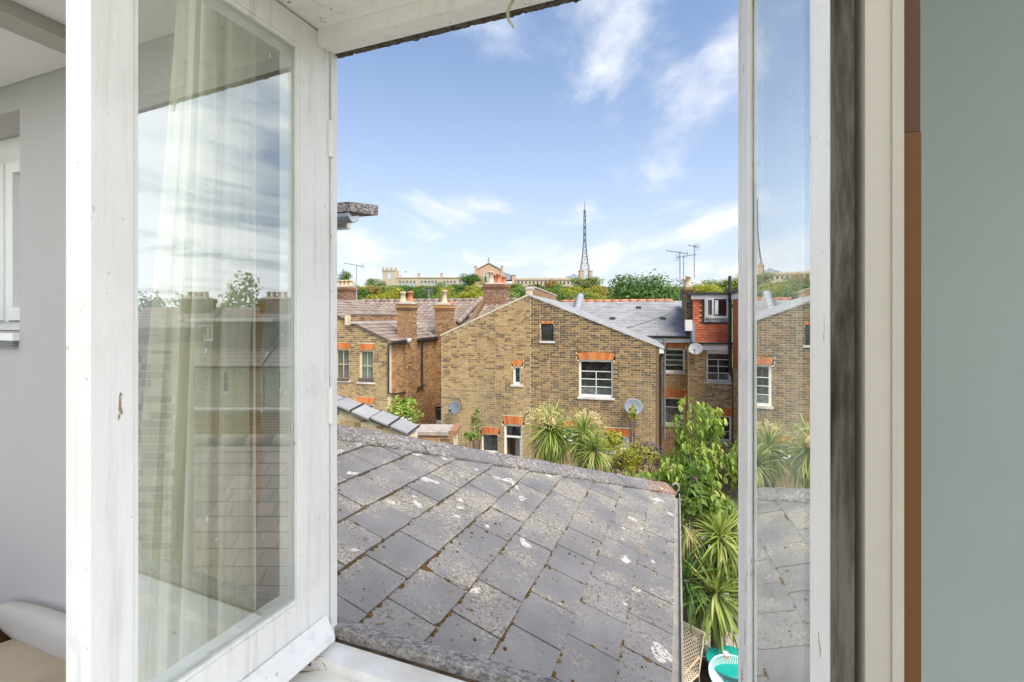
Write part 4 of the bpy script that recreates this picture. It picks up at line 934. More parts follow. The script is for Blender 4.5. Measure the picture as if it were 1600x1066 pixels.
# ================================================================== GARDEN WALLS AND OUTHOUSES between the roof and the houses
FW = Fr(((527 - 800) / FOC * 6.6, 6.6), EX)
OW = thing('party_garden_wall', 'sloping yellow brick wall capped with grey slate slabs left of the roof', 'wall', FW.p(0, 0, 0))
w0, w1 = hit(FW, 495)[0], hit(FW, 640)[0]; wz0, wz1 = hit(FW, 495, 626)[1], hit(FW, 645, 682)[1]
brick_wall(OW, FW, w0, w1, 2.0, [(w0, wz0), (w1, wz1)], [], STOCK_PALE, seed=71, depth=.25)
for k in range(5):
    u0, u1 = k / 5, (k + 1) / 5 - .012; m = MB(); za = lambda u: wz0 + (wz1 - wz0) * u; ax_ = lambda u: w0 + (w1 + .03 - w0) * u
    lift = .012 * (k % 2) + .03
    m.hexa([FW.p(ax_(u0), -.05, za(u0) + .0 + lift), FW.p(ax_(u1), -.05, za(u1) - .012 + lift), FW.p(ax_(u1), .28, za(u1) + .02 + lift), FW.p(ax_(u0), .28, za(u0) + .03 + lift),
            FW.p(ax_(u0), -.05, za(u0) + .025 + lift), FW.p(ax_(u1), -.05, za(u1) + .013 + lift), FW.p(ax_(u1), .28, za(u1) + .045 + lift), FW.p(ax_(u0), .28, za(u0) + .055 + lift)]); m.build('capping_slab', SLATE_FAR, OW)
    m = MB(); m.tube([FW.p(ax_(u1) + .006, -.06, za(u1) + .02 + lift), FW.p(ax_(u1) + .006, .29, za(u1) + .055 + lift)], .011, 6); m.build('joint_roll', BLACK, OW)
FP = Fr(at(640, 500, 9.4), (1, -.05))
PS = thing('brick_pier', 'low brick pier under a pinkish concrete slab beyond the hip ridge', 'pier', FP.p(.4, .3, 0))
zt = at(660, 670, 9.6).z
m = MB(); FP.box(m, -.15, .78, -.05, .62, zt - .07, zt); m.build('capping_slab', CONC, PS)
brick_wall(PS, FP, -.1, .88, 1.5, [(-.1, zt - .075), (.88, zt - .075)], [], STOCK_ORANGE, seed=73, depth=.5)
m = MB(); FP.box(m, .785, .93, .0, .62, zt - .075, zt + .01); m.build('brick_edge', CHIM_BRICK, PS)

# neighbouring eaves corner just outside the left jamb
FE = Fr(at(552, 500, 2.6), wr)
NE = thing('neighbouring_eaves', 'grey slated eaves corner with white fascia and gutter outside the left jamb', 'eaves', FE.p(-.5, 0, EYE))
m = MB(); m.hexa([FE.p(-1.6, -.03, EYE + .585), FE.p(0, -.03, EYE + .575), FE.p(0, .22, EYE + .60), FE.p(-1.6, .22, EYE + .62), FE.p(-1.6, -.03, EYE + .66), FE.p(0, -.03, EYE + .625), FE.p(0, .22, EYE + .66), FE.p(-1.6, .22, EYE + .72)]); m.build('roof_edge', ROUGH, NE)
gutter(NE, FE.p(-1.6, -.05, EYE + .575), FE.p(.045, -.05, EYE + .548), .045, LEAD)
m = MB(); FE.box(m, -1.6, -.045, 0, .04, EYE + .49, EYE + .57); m.build('fascia', WHITE, NE)
m = MB(); FE.box(m, -1.6, -.32, .045, .2, 0, EYE + .57); m.build('wall', STOCK_PALE, NE)

# ================================================================== DISHES AND AERIALS
def dish(fr, px, py, b, size, mat, label, yaw=.0, tilt=.35):
    a, c = hit(fr, px, py, b); P = fr.p(a, b, c); t = thing('satellite_dish', label, 'satellite dish', P, 'satellite dishes on the house walls')
    ax_ = (-fr.ey + fr.ex * yaw + Vector((0, 0, tilt))).normalized(); X = Vector((0, 0, 1)).cross(ax_).normalized(); Yv = ax_.cross(X)
    m = MB(); n = 24; rr = [0, .3, .6, .85, 1.0]; pts = []
    for back in (0, 1):
        for q in rr:
            for k in range(n):
                th = 2 * math.pi * k / n; pts.append(P + (X * math.cos(th) * 1.12 + Yv * math.sin(th)) * q * size + ax_ * (q * q * .22 * size - back * .012))
    L_ = len(rr); f = [(i * n + k, i * n + (k + 1) % n, (i + 1) * n + (k + 1) % n, (i + 1) * n + k) for i in range(L_ - 1) for k in range(n)]
    f2 = [tuple(x + L_ * n for x in q[::-1]) for q in f]; rim = [((L_ - 1) * n + k, (L_ - 1) * n + (k + 1) % n, (2 * L_ - 1) * n + (k + 1) % n, (2 * L_ - 1) * n + k) for k in range(n)]
    m.add(pts, f + f2 + rim); m.build('reflector', mat, t, True)
    e = P + ax_ * size * 1.15 - Yv * size * .65
    m = MB().tube([P - Yv * size * .95 + ax_ * .1 * size, e], .012, 6); m.build('arm', BLACK, t)
    m = MB().tube([e, e + (P - e).normalized() * .1], .03, 8); m.build('receiver', BLACK, t)
    w_ = P - fr.ey * (P - fr.p(a, 0, c)).dot(fr.ey); m = MB().tube([P - ax_ * .02, P - ax_ * .12, fr.p(a + .05, -.005, c - .12)], .02, 6); m.build('bracket', BLACK, t)
dish(FG, 711, 638, -.32, .235, DISH, 'grey satellite dish at the left edge of the gable wall', -.35, .45)
dish(FG, 989, 636, -.30, .27, DISH, 'grey blue satellite dish right of the sash window with a twig before it', .25, .40)
dish(FR_, 1087, 546, -.32, .235, DISH_PALE, 'pale satellite dish on the yellow pier under the red dormer', -.3, .5)
def aerial(px, py_top, py_base, Y, label, ang, n=9, L_=.9, two=False, lean=0.0):
    A, B = at(px, py_base, Y), at(px + lean, py_top, Y); t = thing('television_aerial', label, 'aerial', A, 'television aerials on the chimneys')
    m = MB().tube([A, B], .022, 6); m.build('mast', ZINC, t)
    d = Vector((math.cos(ang), math.sin(ang) * .6, .18)).normalized(); e = Vector((-d.y, d.x, 0)).normalized()
    c = B - Vector((0, 0, .05)); m = MB().tube([c - d * L_ * .35, c + d * L_ * .65], .014, 6); m.build('boom', STEEL, t)
    m = MB()
    for k in range(n):
        q = c + d * L_ * (-.3 + .92 * k / (n - 1)); w_ = .17 - .07 * k / n; m.tube([q - e * w_, q + e * w_], .006, 4)
        m.tube([q - Vector((0, 0, w_ * .4)), q + Vector((0, 0, w_ * .4))], .005, 4)
    q = c - d * L_ * .33
    for z in (-.12, -.04, .04, .12): m.tube([q - e * .22 + Vector((0, 0, z)), q + e * .22 + Vector((0, 0, z))], .007, 4)
    o = m.build('element', STEEL, t); o['kind'] = 'stuff'
aerial(1062.5, 393, 470, 20.5, 'bushy television aerial on the left of two poles beside the slim stack', 2.5)
aerial(1067.5, 399, 480, 20.3, 'lower bushy aerial on the pole close to the slim stack', .3, lean=1)
aerial(1085, 383, 434, 20.6, 'single tall aerial standing on the slim stack', 2.0, 6, .45)
aerial(557, 413, 470, 23, 'long thin aerial pointing left above the row of buff pots', 3.0, 10, 1.0)
aerial(530, 428, 450, 26, 'tiny aerial above the buff pots beside the jamb', 2.9, 5, .4)
aerial(670, 452, 476, 24.5, 'straight thin aerial pole between two stacks', 1.57, 4, .2)
aerial(670, 502, 533, 21, 'forked aerial over the black gutter in the recess', 2.9, 6, .7)

# ================================================================== PALACE AND MAST on the hill
PY = 480.0; K = PY / FOC
PX = lambda px: (px - 800) * K
PZ = lambda py: EYE - (py - 495) * K
PB = terrain_z(0, PY) - 3
PA = thing('hilltop_palace', 'long palace with arcades, towers and a great gable on the hill', 'palace', (PX(764), PY, PB))
def pbox(name, mat, x0, x1, y0, y1, b0, b1, parent=PA, zb=None):
    m = MB(); m.bx(PX(x0), PX(x1), PY + b0, PY + b1, PB if y1 is None else PZ(y1), PZ(y0)); return m.build(name, mat, parent)
# left arcaded wing
wing = pbox('arcade_wing', STONE_P, 619, 745, 437, None, 3.0, 16)
m = MB(); m.bx(PX(619), PX(745), PY - .5, PY + 2.6, PZ(434.8), PZ(433)); m.bx(PX(619), PX(745), PY + .1, PY + 2.6, PZ(437.2), PZ(435)); m.build('cornice', STONE_P, wing)
def bay(x0, w, zb, zs, zt, pw, y0, y1):
    m = MB(); r = w / 2 - pw
    L_ = [(x0, zb), (x0 + pw, zb), (x0 + pw, zs)] + [(x0 + w / 2 - r * math.cos(t), zs + r * math.sin(t)) for t in [math.pi / 2 * k / 4 for k in range(1, 5)]] + [(x0 + w / 2, zt), (x0, zt)]
    m.prism([(x, y0, z) for x, z in L_], (0, y1 - y0, 0)); m.prism([(2 * x0 + w - x, y0, z) for x, z in L_][::-1], (0, y1 - y0, 0)); return m
m0 = None
for g0, g1, n in ((622, 650, 5), (656, 684, 5), (691, 713, 4), (716, 742, 4)):
    w_ = (PX(g1) - PX(g0)) / n
    for i in range(n):
        x0 = PX(g0) + w_ * i; bay(x0, w_, PB, PZ(440.5), PZ(437), w_ * .17, PY, PY + 1.2).build('arch', STONE_P, wing)
        m = MB(); m.bx(x0 + w_ * .17, x0 + w_ * .83, PY + 1.4, PY + 1.6, PB, PZ(438)); m.build('arch_glazing', PAL_GLASS, wing)
for a, b in ((619, 622), (650, 656), (684, 691), (713, 716), (742, 745)):
    m = MB(); m.bx(PX(a), PX(b), PY, PY + 2.8, PB, PZ(437)); m.build('pier', STONE_P, wing)
for a in (651, 687):
    pbox('wing_turret', STONE_RED, a, a + 3.2, 427, 433, 4, 6.5); pbox('turret_cap', STONE_P, a - .5, a + 3.7, 426.2, 427, 3.6, 6.9)
# corner tower
tw_ = pbox('corner_tower', STONE_P, 598, 619, 421.5, None, -1.5, 12)
for a in (598, 604.5, 611, 617.5):
    m = MB(); m.bx(PX(a - .6), PX(a + 2.2), PY - 2, PY + .2, PZ(421.5), PZ(417.8)); m.build('tower_turret', STONE_P, tw_); m = MB().lathe([(1.1, 0), (.5, .8), (.0, 1.6)], (PX(a + .8), PY - .9, PZ(417.8)), 8); m.build('finial', STONE_P, tw_)
m = MB(); m.bx(PX(597.4), PX(619.6), PY - 1.9, PY - 1.5, PZ(424.2), PZ(423)); m.build('cornice', STONE_P, tw_)
m = MB(); x = PX(608.5); m.prism([(x - 1.6, PY - 1.62, PZ(436)), (x + 1.6, PY - 1.62, PZ(436)), (x + 1.6, PY - 1.62, PZ(430))] + [(x + 1.6 * math.cos(t), PY - 1.62, PZ(430) + 1.6 * math.sin(t)) for t in [math.pi * k / 8 for k in range(1, 8)]] + [(x - 1.6, PY - 1.62, PZ(430))], (0, .2, 0)); m.build('tower_window', PAL_GLASS, tw_)
def dome(px, py0, py1, rpx, by, name='glass_dome', mat=PAL_GLASS):
    h = (py1 - py0) * K; r = rpx * K
    m = MB().lathe([(r * math.cos(t), h * math.sin(t)) for t in [math.pi / 2 * k / 7 for k in range(8)]], (PX(px), PY + by, PZ(py1)), 24); o = m.build(name, mat, PA, True)
    for k in range(12):
        th = 2 * math.pi * k / 12; q = MB().tube([Vector((PX(px), PY + by, PZ(py1))) + Vector((math.cos(th) * r * math.cos(t) * 1.01, math.sin(th) * r * math.cos(t) * 1.01, h * math.sin(t) * 1.01)) for t in [math.pi / 2 * j / 7 for j in range(8)]], .16, 4); q.build('dome_rib', PAL_ROOF, o)
    m = MB().lathe([(r * .16, 0), (r * .16, h * .14), (0, h * .24)], (PX(px), PY + by, PZ(py0)), 10); m.build('lantern', PAL_ROOF, o)
dome(626, 422.5, 437, 13, 24); dome(902, 426.5, 436.5, 17, 26, mat=PAL_ROOF)
# central gable
ce = pbox('central_gable', STONE_RED, 745, 783, 430, None, -3.5, 14)
m = MB(); m.prism([(PX(745), PY - 3.5, PZ(429.9)), (PX(783), PY - 3.5, PZ(429.9)), (PX(783), PY - 3.5, PZ(423)), (PX(764), PY - 3.5, PZ(413.5)), (PX(745), PY - 3.5, PZ(423))], (0, 17, 0)); m.build('gable', STONE_RED, ce)
for s in (-1, 1):
    m = MB(); A = Vector((PX(764), PY - 4.2, PZ(412))); B = Vector((PX(764 + s * 20), PY - 4.2, PZ(422.6))); m.hexa([A, B, B + Vector((0, 18, 0)), A + Vector((0, 18, 0)), A + Vector((0, 0, 1)), B + Vector((0, 0, 1)), B + Vector((0, 18, 1)), A + Vector((0, 18, 1))]); m.build('raking_cornice', STONE_P, ce)
    x = 764 + s * 20.3; m = MB(); m.bx(PX(x - 1.9), PX(x + 1.9), PY - 4.6, PY - 1.6, PB, PZ(417.5)); m.build('corner_turret', STONE_RED, ce); m = MB(); m.bx(PX(x - 2.4), PX(x + 2.4), PY - 4.9, PY - 1.3, PZ(417.4), PZ(416.5)); m.build('turret_cap', STONE_P, ce)
cx = PX(764); ar = 9.2 * K
ring = lambda r, z0, dx=0: [(cx + dx + r * math.cos(t), z0 + r * math.sin(t)) for t in [math.pi * k / 14 for k in range(15)]]
m = MB(); o_, i_ = ring(ar, PZ(434)), ring(ar * .82, PZ(434)); n = len(o_)
m.add([(x, PY - 4.0, z) for x, z in o_] + [(x, PY - 4.0, z) for x, z in i_] + [(x, PY - 3.4, z) for x, z in o_] + [(x, PY - 3.4, z) for x, z in i_], [(k, k + 1, n + k + 1, n + k) for k in range(n - 1)] + [(2 * n + k + 1, 2 * n + k, k, k + 1) for k in range(n - 1)] + [(n + k, n + k + 1, 3 * n + k + 1, 3 * n + k) for k in range(n - 1)]); m.build('great_arch', STONE_P, ce)
m = MB(); m.prism([(x, PY - 3.62, z) for x, z in i_] + [(i_[-1][0], PY - 3.62, PB), (i_[0][0], PY - 3.62, PB)], (0, .1, 0)); m.build('arch_recess', STONE_P, ce)
for k in (-1, 0, 1):
    m = MB(); m.bx(cx + k * 3.2 - 1, cx + k * 3.2 + 1, PY - 3.72, PY - 3.64, PZ(441), PZ(431 if k == 0 else 432.5)); m.build('window', PAL_DARK if k else PAL_GLASS, ce)
m = MB().lathe([(1.2, 0), (1.0, 1.6), (1.5, 1.8), (.5, 2.2)], (cx, PY - 3, PZ(412) + .8), 10); m.build('statue_plinth', STONE_P, ce)
m = MB().lathe([(.55, 0), (.75, .8), (.45, 1.6), (.75, 2.2), (.35, 2.7), (.42, 3.1), (.0, 3.5)], (cx, PY - 3, PZ(412) + 3.0), 8); m.tube([(cx, PY - 3, PZ(412) + 5.0), (cx + 1.1, PY - 3, PZ(412) + 6.0)], .22, 6); m.build('statue', PAL_ROOF, ce)
m = MB(); m.prism([(PX(783), PY + 4, PZ(437)), (PX(806), PY + 4, PZ(437)), (PX(797), PY + 4, PZ(427.5)), (PX(783), PY + 4, PZ(424))], (0, 20, 0)); m.build('hall_roof', PAL_ROOF, PA)
m = MB(); m.prism([(PX(735), PY + 4, PZ(437)), (PX(745), PY + 4, PZ(437)), (PX(745), PY + 4, PZ(424)), (PX(737), PY + 4, PZ(428.5))], (0, 20, 0)); m.build('hall_roof', PAL_ROOF, PA)
pbox('roof_turret', STONE_RED, 800, 806, 430, None, 2, 8); pbox('turret_cap', STONE_P, 799.3, 806.7, 429.2, 430, 1.5, 8.5)
# right wing
rwg = pbox('east_wing', STONE_P, 806, 905, 437.5, None, 1.0, 14)
m = MB(); m.bx(PX(806), PX(905), PY + .3, PY + 14, PZ(437.4), PZ(435.5)); m.build('cornice', STONE_P, rwg); m = MB(); m.bx(PX(806), PX(905), PY + 2, PY + 14, PZ(435.4), PZ(434.2)); m.build('parapet', STONE_P, rwg)
for k in range(16):
    x = 809 + k * 6; m = MB(); big = 9 <= 0 or (846 < x < 868)
    m.bx(PX(x), PX(x + (4 if big else 2.2)), PY + .8, PY + .98, PZ(447 if big else 443.5), PZ(439.5)); m.build('window', PAL_DARK, rwg)
for a in (837, 851, 875): pbox('wing_turret', STONE_RED, a, a + 1.6, 432.5, 434, 4, 5.5)
for a, w_ in ((905, 6.5), (920, 5)):
    q = pbox('mast_tower', STONE_RED, a, a + w_, 424, None, -3, 4); m = MB(); m.bx(PX(a - .5), PX(a + w_ + .5), PY - 3.4, PY + 4.4, PZ(424), PZ(422.6)); m.build('turret_cap', STONE_P, q)
# lattice mast
MA = thing('lattice_mast', 'tall grey steel lattice transmitter mast beside the palace dome', 'mast', (PX(915), PY + 6, PZ(430)))
lev = [(430, 8.6), (420, 6.6), (410, 5.0), (400, 3.8), (390, 2.9), (381, 2.2), (372, 1.75), (360, 1.6), (348, 1.5), (337, 1.35), (329, 1.2)]
cor = lambda i, k: Vector((PX(915) + (1 if k in (1, 2) else -1) * lev[i][1] * K, PY + 6 + (1 if k > 1 else -1) * lev[i][1] * K, PZ(lev[i][0])))
for k in range(4): m = MB().tube([cor(i, k) for i in range(len(lev))], .30, 5); m.build('mast_leg', STEEL, MA)
m = MB()
for i in range(len(lev)):
    for k in range(4):
        m.tube([cor(i, k), cor(i, (k + 1) % 4)], .17, 4)
        if i < len(lev) - 1:
            m.tube([cor(i, k), cor(i + 1, (k + 1) % 4)], .15, 4); m.tube([cor(i, (k + 1) % 4), cor(i + 1, k)], .15, 4)
o = m.build('bracing', STEEL, MA); o['kind'] = 'stuff'
for z in (375, 365, 355, 345, 336): m = MB().lathe([(1.1, 0), (1.1, 2.2), (.2, 2.2)], (PX(915), PY + 6, PZ(z)), 8); m.build('antenna_drum', STEEL, MA)
m = MB().tube([(PX(915), PY + 6, PZ(331)), (PX(915), PY + 6, PZ(312))], [.55, .22], 6); m.build('top_spire', STEEL, MA)
m = MB().lathe([(.3, 0), (1.3, .4), (1.3, 1.6), (.3, 2)], (PX(915), PY + 6, PZ(329)), 8); m.build('antenna_collar', STEEL, MA)

# ================================================================== TREES
def crown_mesh(name, mat, n, leaf, seed, clumps=26, sx=1.0, sz=.9, gap=.0):
    """leaf-sized folded faces gathered in clumps through an uneven crown of about unit radius"""
    r = random.Random(seed); m = MB(); cl = []
    while len(cl) < clumps:
        p = Vector((r.uniform(-1, 1), r.uniform(-1, 1), r.uniform(-.8, 1)))
        if .35 < p.length < 1: cl.append((Vector((p.x * sx, p.y * sx, p.z * sz)) * .78, r.uniform(.24, .42)))
    for k in range(n):
        c, rad = r.choice(cl); d = Vector((r.gauss(0, 1), r.gauss(0, 1), r.gauss(.25, 1))).normalized(); P = c + d * rad * r.uniform(.55, 1.1)
        nrm = (d + Vector((r.uniform(-.6, .6), r.uniform(-.6, .6), r.uniform(-.1, .8)))).normalized(); t = nrm.cross(Vector((r.uniform(-1, 1), r.uniform(-1, 1), r.uniform(-1, 1)))).normalized(); b = nrm.cross(t)
        s = leaf * r.uniform(.6, 1.4); m.add([P - t * s, P + b * s * .55 + nrm * s * .15, P + t * s, P - b * s * .55 + nrm * s * .15], [(0, 1, 2), (0, 2, 3)])
    me = bpy.data.meshes.new(name); me.from_pydata(m.v, [], m.f); me.materials.append(mat); me.update(); return me
def trunk_mesh(seed, h=1.0, r0=.07):
    r = random.Random(seed); m = MB(); m.tube([(0, 0, 0), (r.uniform(-.05, .05), r.uniform(-.05, .05), h * .5), (r.uniform(-.1, .1), r.uniform(-.1, .1), h)], [r0, r0 * .75, r0 * .5], 7)
    for k in range(6):
        a = 2 * math.pi * k / 6 + r.uniform(-.4, .4); m.tube([(0, 0, h * r.uniform(.5, .9)), (math.cos(a) * .3, math.sin(a) * .3, h + .25), (math.cos(a) * .62, math.sin(a) * .62, h + r.uniform(.4, .9))], [r0 * .5, r0 * .3, r0 * .12], 5)
    me = bpy.data.meshes.new('trunk'); me.from_pydata(m.v, [], m.f); me.materials.append(BARK); me.update(); return me
KIND = {}
for nm, mt_, sd_ in (('dark', LF_DARK, 1), ('mid', LF_MID, 2), ('light', LF_LIGHT, 3), ('yellow', LF_YEL, 4), ('autumn', LF_ORANGE, 5)):
    KIND[nm] = [crown_mesh('crown', mt_, 2600, .060, sd_ * 10 + k, 24, 1, .85 if k else 1.05) for k in (0, 1)]
TRUNKS = [trunk_mesh(k) for k in (1, 2)]
def tree(loc, width, height, crown, label, group=None, name='broadleaf_tree', r=R):
    t = thing(name, label, 'tree', loc, group); cr = width / 2; ch = height * .80 / 2
    c = link(bpy.data.objects.new('crown', crown)); c.parent = t; c.location = (0, 0, height - ch); c.scale = (cr * 1.14, cr * 1.14, ch * 1.12); c.rotation_euler = (0, 0, r.uniform(0, 6.28))
    k = link(bpy.data.objects.new('trunk', r.choice(TRUNKS))); k.parent = t; k.location = (0, 0, -.3); k.scale = (cr * .9, cr * .9, height * .42); return t
LAB = {'dark': 'dark green broadleaf tree on the wooded hill below the palace', 'mid': 'mid green broadleaf tree on the wooded hill below the palace', 'light': 'pale grey green tree on the wooded hill below the palace', 'yellow': 'yellow green tree on the wooded hill below the palace', 'autumn': 'ochre autumn tree on the wooded hill below the palace'}
LABELS = {}; KINDW = {'dark': 'dark green', 'mid': 'mid green', 'light': 'pale grey green', 'yellow': 'yellow green', 'autumn': 'ochre'}
def hill_tree(px, top, Y, wpx, kind, label=None):
    P = at(px, 495, Y); z0 = terrain_z(P.x, Y); zt_ = EYE - (top - 495) / FOC * Y; h = max(zt_ - z0, 4.5)
    if not label:
        if px < 1072:
            where = next(w for x, w in ((520, 'left of the buff chimney pots'), (570, 'beside the buff chimney pots'), (625, 'under the corner tower'), (680, 'under the arcade'), (740, 'between the arcade and the great gable'), (800, 'under the great gable'), (880, 'under the east wing'), (965, 'under the mast'), (1072, 'behind the big round tree')) if px < x)
        else: where = next(w for x, w in ((1125, 'above the red dormer'), (1170, 'right of the black soil pipe'), (2000, 'beyond the right sash')) if px < x)
        row = 'near the hilltop' if Y >= 375 else ('midway up the hill' if Y >= 275 else 'low on the hill')
        label = f"{KINDW[kind]} tree {row} {where}"
        used = LABELS.get(label, 0); LABELS[label] = used + 1
        if used: label = f"{('taller', 'shorter', 'slimmer')[used - 1]} {label}"
    tree((P.x, P.y, z0), wpx / FOC * Y, h, R.choice(KIND[kind]), label, 'trees on the hill below the palace')
rt = random.Random(33)
hill_tree(735, 428.5, 440, 44, 'dark', 'domed dark green tree in front of the great gable')
hill_tree(914, 431, 400, 52, 'light', 'pale open tree at the foot of the lattice mast')
hill_tree(862, 438, 420, 22, 'autumn', 'small ochre tree before the palace east wing')
hill_tree(800, 441, 380, 38, 'light', 'pale green tree right of the great gable')
hill_tree(540, 424, 330, 22, 'dark', 'dark tree rising behind the long thin aerial')
hill_tree(937, 444, 330, 30, 'autumn', 'tall ochre tree beside the big round tree')
for px, top, Y, w, kd in [(548, 444, 300, 40, 'yellow'), (574, 446, 330, 34, 'autumn'), (600, 440, 340, 46, 'mid'), (585, 436, 430, 30, 'light'), (640, 447, 300, 40, 'dark'), (668, 446, 330, 40, 'dark'), (690, 443, 380, 34, 'mid'), (700, 448, 290, 36, 'yellow'), (722, 445, 330, 40, 'dark'), (745, 447, 300, 36, 'yellow'), (660, 444, 420, 26, 'yellow'), (625, 443, 410, 26, 'mid'), (712, 441, 430, 26, 'mid'), (765, 442, 420, 30, 'dark'), (786, 446, 330, 30, 'autumn'), (812, 447, 320, 36, 'mid'), (836, 443, 400, 32, 'dark'), (850, 447, 340, 34, 'mid'), (878, 444, 410, 30, 'mid'), (886, 448, 320, 40, 'yellow'), (905, 446, 350, 40, 'yellow'), (930, 450, 300, 40, 'yellow'), (612, 449, 260, 40, 'yellow'), (655, 452, 240, 42, 'dark'), (735, 452, 240, 42, 'yellow'), (830, 452, 250, 44, 'dark'), (870, 453, 240, 44, 'mid'), (915, 455, 230, 46, 'light'), (558, 450, 250, 44, 'dark'), (528, 446, 300, 40, 'yellow'), (500, 446, 300, 50, 'mid'), (470, 444, 320, 50, 'dark'),
                           (695, 455, 210, 40, 'mid'), (790, 456, 210, 44, 'light'), (590, 455, 215, 44, 'yellow'), (945, 458, 250, 40, 'autumn'), (928, 460, 220, 40, 'yellow'), (958, 462, 210, 36, 'mid'), (1100, 438, 260, 52, 'yellow'), (1130, 434, 300, 54, 'light'), (1158, 432, 300, 60, 'yellow'), (1190, 434, 280, 60, 'mid'), (1225, 436, 280, 60, 'dark'), (1010, 456, 330, 60, 'mid'), (1060, 452, 320, 50, 'mid'), (1260, 436, 300, 60, 'mid'), (1300, 436, 300, 60, 'yellow'), (430, 440, 330, 60, 'mid'), (380, 438, 330, 60, 'dark')]:
    hill_tree(px + rt.uniform(-3, 3), top + rt.uniform(-1, 1), Y, w * 1.1, kd)
# the big round tree behind the slate roof
P = at(1010, 495, 58); big = crown_mesh('crown', LF_DARK, 14000, .034, 77, 80, 1, .95)
tree((P.x, P.y, 0), 128 / FOC * 58, EYE + 74 / FOC * 58, big, 'big round dark green tree behind the slate roof', name='round_tree')

# ------------------------------------------------------------------ strap leaved palms
def strap(droop, w=.055, n=7, seed=0):
    m = MB(); x = z = 0.0; row = []
    for i in range(n + 1):
        t = i / n; a = -droop * t ** 1.4; 
        if i: x += math.cos(a) / n; z += math.sin(a) / n
        ww = w * (.55 + .9 * t if t < .4 else .91 * (1 - ((t - .4) / .6) ** 1.8)) * .5 + .001; row.append([(x, -ww, z + ww * .35), (x, 0, z), (x, ww, z + ww * .35)])
    vs = [p for r_ in row for p in r_]; fs = [(i * 3 + k, i * 3 + k + 1, (i + 1) * 3 + k + 1, (i + 1) * 3 + k) for i in range(n) for k in (0, 1)]
    return vs, fs
def strap_obj_mesh(droop, mat):
    v, f = strap(droop); me = bpy.data.meshes.new('leaf'); me.from_pydata(v, [], f); me.materials.append(mat); me.polygons.foreach_set('use_smooth', [True] * len(f)); me.update(); return me
STR = {m_.name: [strap_obj_mesh(d, m_) for d in (.35, .8, 1.3)] for m_ in (LF_STRAP, LF_STRAPD)}
def palm(loc, h, L_, n, label, mat=LF_STRAP, singles=True, dry=14, plume=0, seed=1, low=-.75):
    r = random.Random(seed); t = thing('cabbage_palm', label, 'palm', loc)
    m = MB().tube([(0, 0, 0), (r.uniform(-.06, .06), r.uniform(-.06, .06), h * .5), (0, 0, h)], [.11, .085, .075], 8); m.build('trunk', BARK, t, local=True)
    joined = MB()
    for k in range(n):
        u = (k + .5) / n; pitch = 1.45 - (1.45 - low) * u ** .8 + r.uniform(-.12, .12); yaw = k * 2.39996 + r.uniform(-.25, .25); s = L_ * r.uniform(.8, 1.12) * (1 - .2 * (1 - u))
        di = 0 if pitch > .9 else (1 if pitch > .1 else 2); di = min(2, max(0, di + r.choice([0, 0, 0, 1, -1])))
        Mx = Matrix.Translation((0, 0, h + r.uniform(-.10, .06) - .12 * u)) @ Matrix.Rotation(yaw, 4, 'Z') @ Matrix.Rotation(-pitch, 4, 'Y') @ Matrix.Rotation(r.uniform(-.5, .5), 4, 'X') @ Matrix.Scale(s, 4)
        if singles:
            o = link(bpy.data.objects.new('leaf', STR[mat.name][di])); o.parent = t; o.matrix_local = Mx
        else:
            v, f = strap((.35, .8, 1.3)[di], .042); joined.add([Mx @ Vector(p) for p in v], f)
    if not singles: o = joined.build('foliage', mat, t, True, True); o['kind'] = 'stuff'
    if dry:
        m = MB()
        for k in range(dry):
            v, f = strap(1.0, .05); Mx = Matrix.Translation((0, 0, h - .1 - r.uniform(0, .25))) @ Matrix.Rotation(k * 2.4, 4, 'Z') @ Matrix.Rotation(r.uniform(.9, 1.35), 4, 'Y') @ Matrix.Scale(L_ * r.uniform(.6, .9), 4); m.add([Mx @ Vector(p) for p in v], f)
        o = m.build('dead_skirt', LF_DRY, t, True, True); o['kind'] = 'stuff'
    for q in range(plume):
        m = MB(); yaw = r.uniform(0, 6.28); base = Vector((0, 0, h + .05))
        for k in range(30):
            a = yaw + r.gauss(0, .7); e = r.uniform(.25, 1.25); l = L_ * r.uniform(.5, .95); p0 = base + Vector((math.cos(yaw) * .12, math.sin(yaw) * .12, .12))
            p1 = p0 + Vector((math.cos(a) * math.cos(e), math.sin(a) * math.cos(e), math.sin(e))) * l * .6; p2 = p1 + Vector((math.cos(a) * .3, math.sin(a) * .3, -.12 - .2 * r.random())) * l
            for _ in range(16):
                f_ = r.random(); P_ = (p0.lerp(p1, f_ * 2) if f_ < .5 else p1.lerp(p2, f_ * 2 - 1)) + Vector((r.gauss(0, .018), r.gauss(0, .018), r.gauss(0, .018))); d = Vector((r.gauss(0, 1), r.gauss(0, 1), r.gauss(0, 1))).normalized(); e_ = d.orthogonal().normalized(); s = r.uniform(.012, .026)
                m.add([P_ - d * s * 1.6, P_ + e_ * s * .6, P_ + d * s * 1.6, P_ - e_ * s * .6], [(0, 1, 2, 3)])
        o = m.build('flower_plume', LF_PLUME, t, local=True); o['kind'] = 'stuff'
    return t
def palm_at(px, py, Y, L_, n, label, **kw):
    P = at(px, py, Y); return palm((P.x, P.y, 0), P.z, L_, n, label, **kw)
palm_at(1126, 838, 8.6, .80, 150, 'large striped green cabbage palm at the middle right of the garden', seed=3)
palm_at(1119, 925, 8.3, .92, 150, 'lowest cabbage palm hanging over the pebbles behind the teal table', seed=4, low=-1.0)
palm_at(1072, 905, 8.4, .78, 110, 'cabbage palm half hidden by the gutter above the lattice chair', mat=LF_STRAPD, seed=5)
palm_at(1066, 818, 8.9, .66, 80, 'cabbage palm with a hanging cream flower plume beside the gutter', seed=6, dry=0, plume=0)
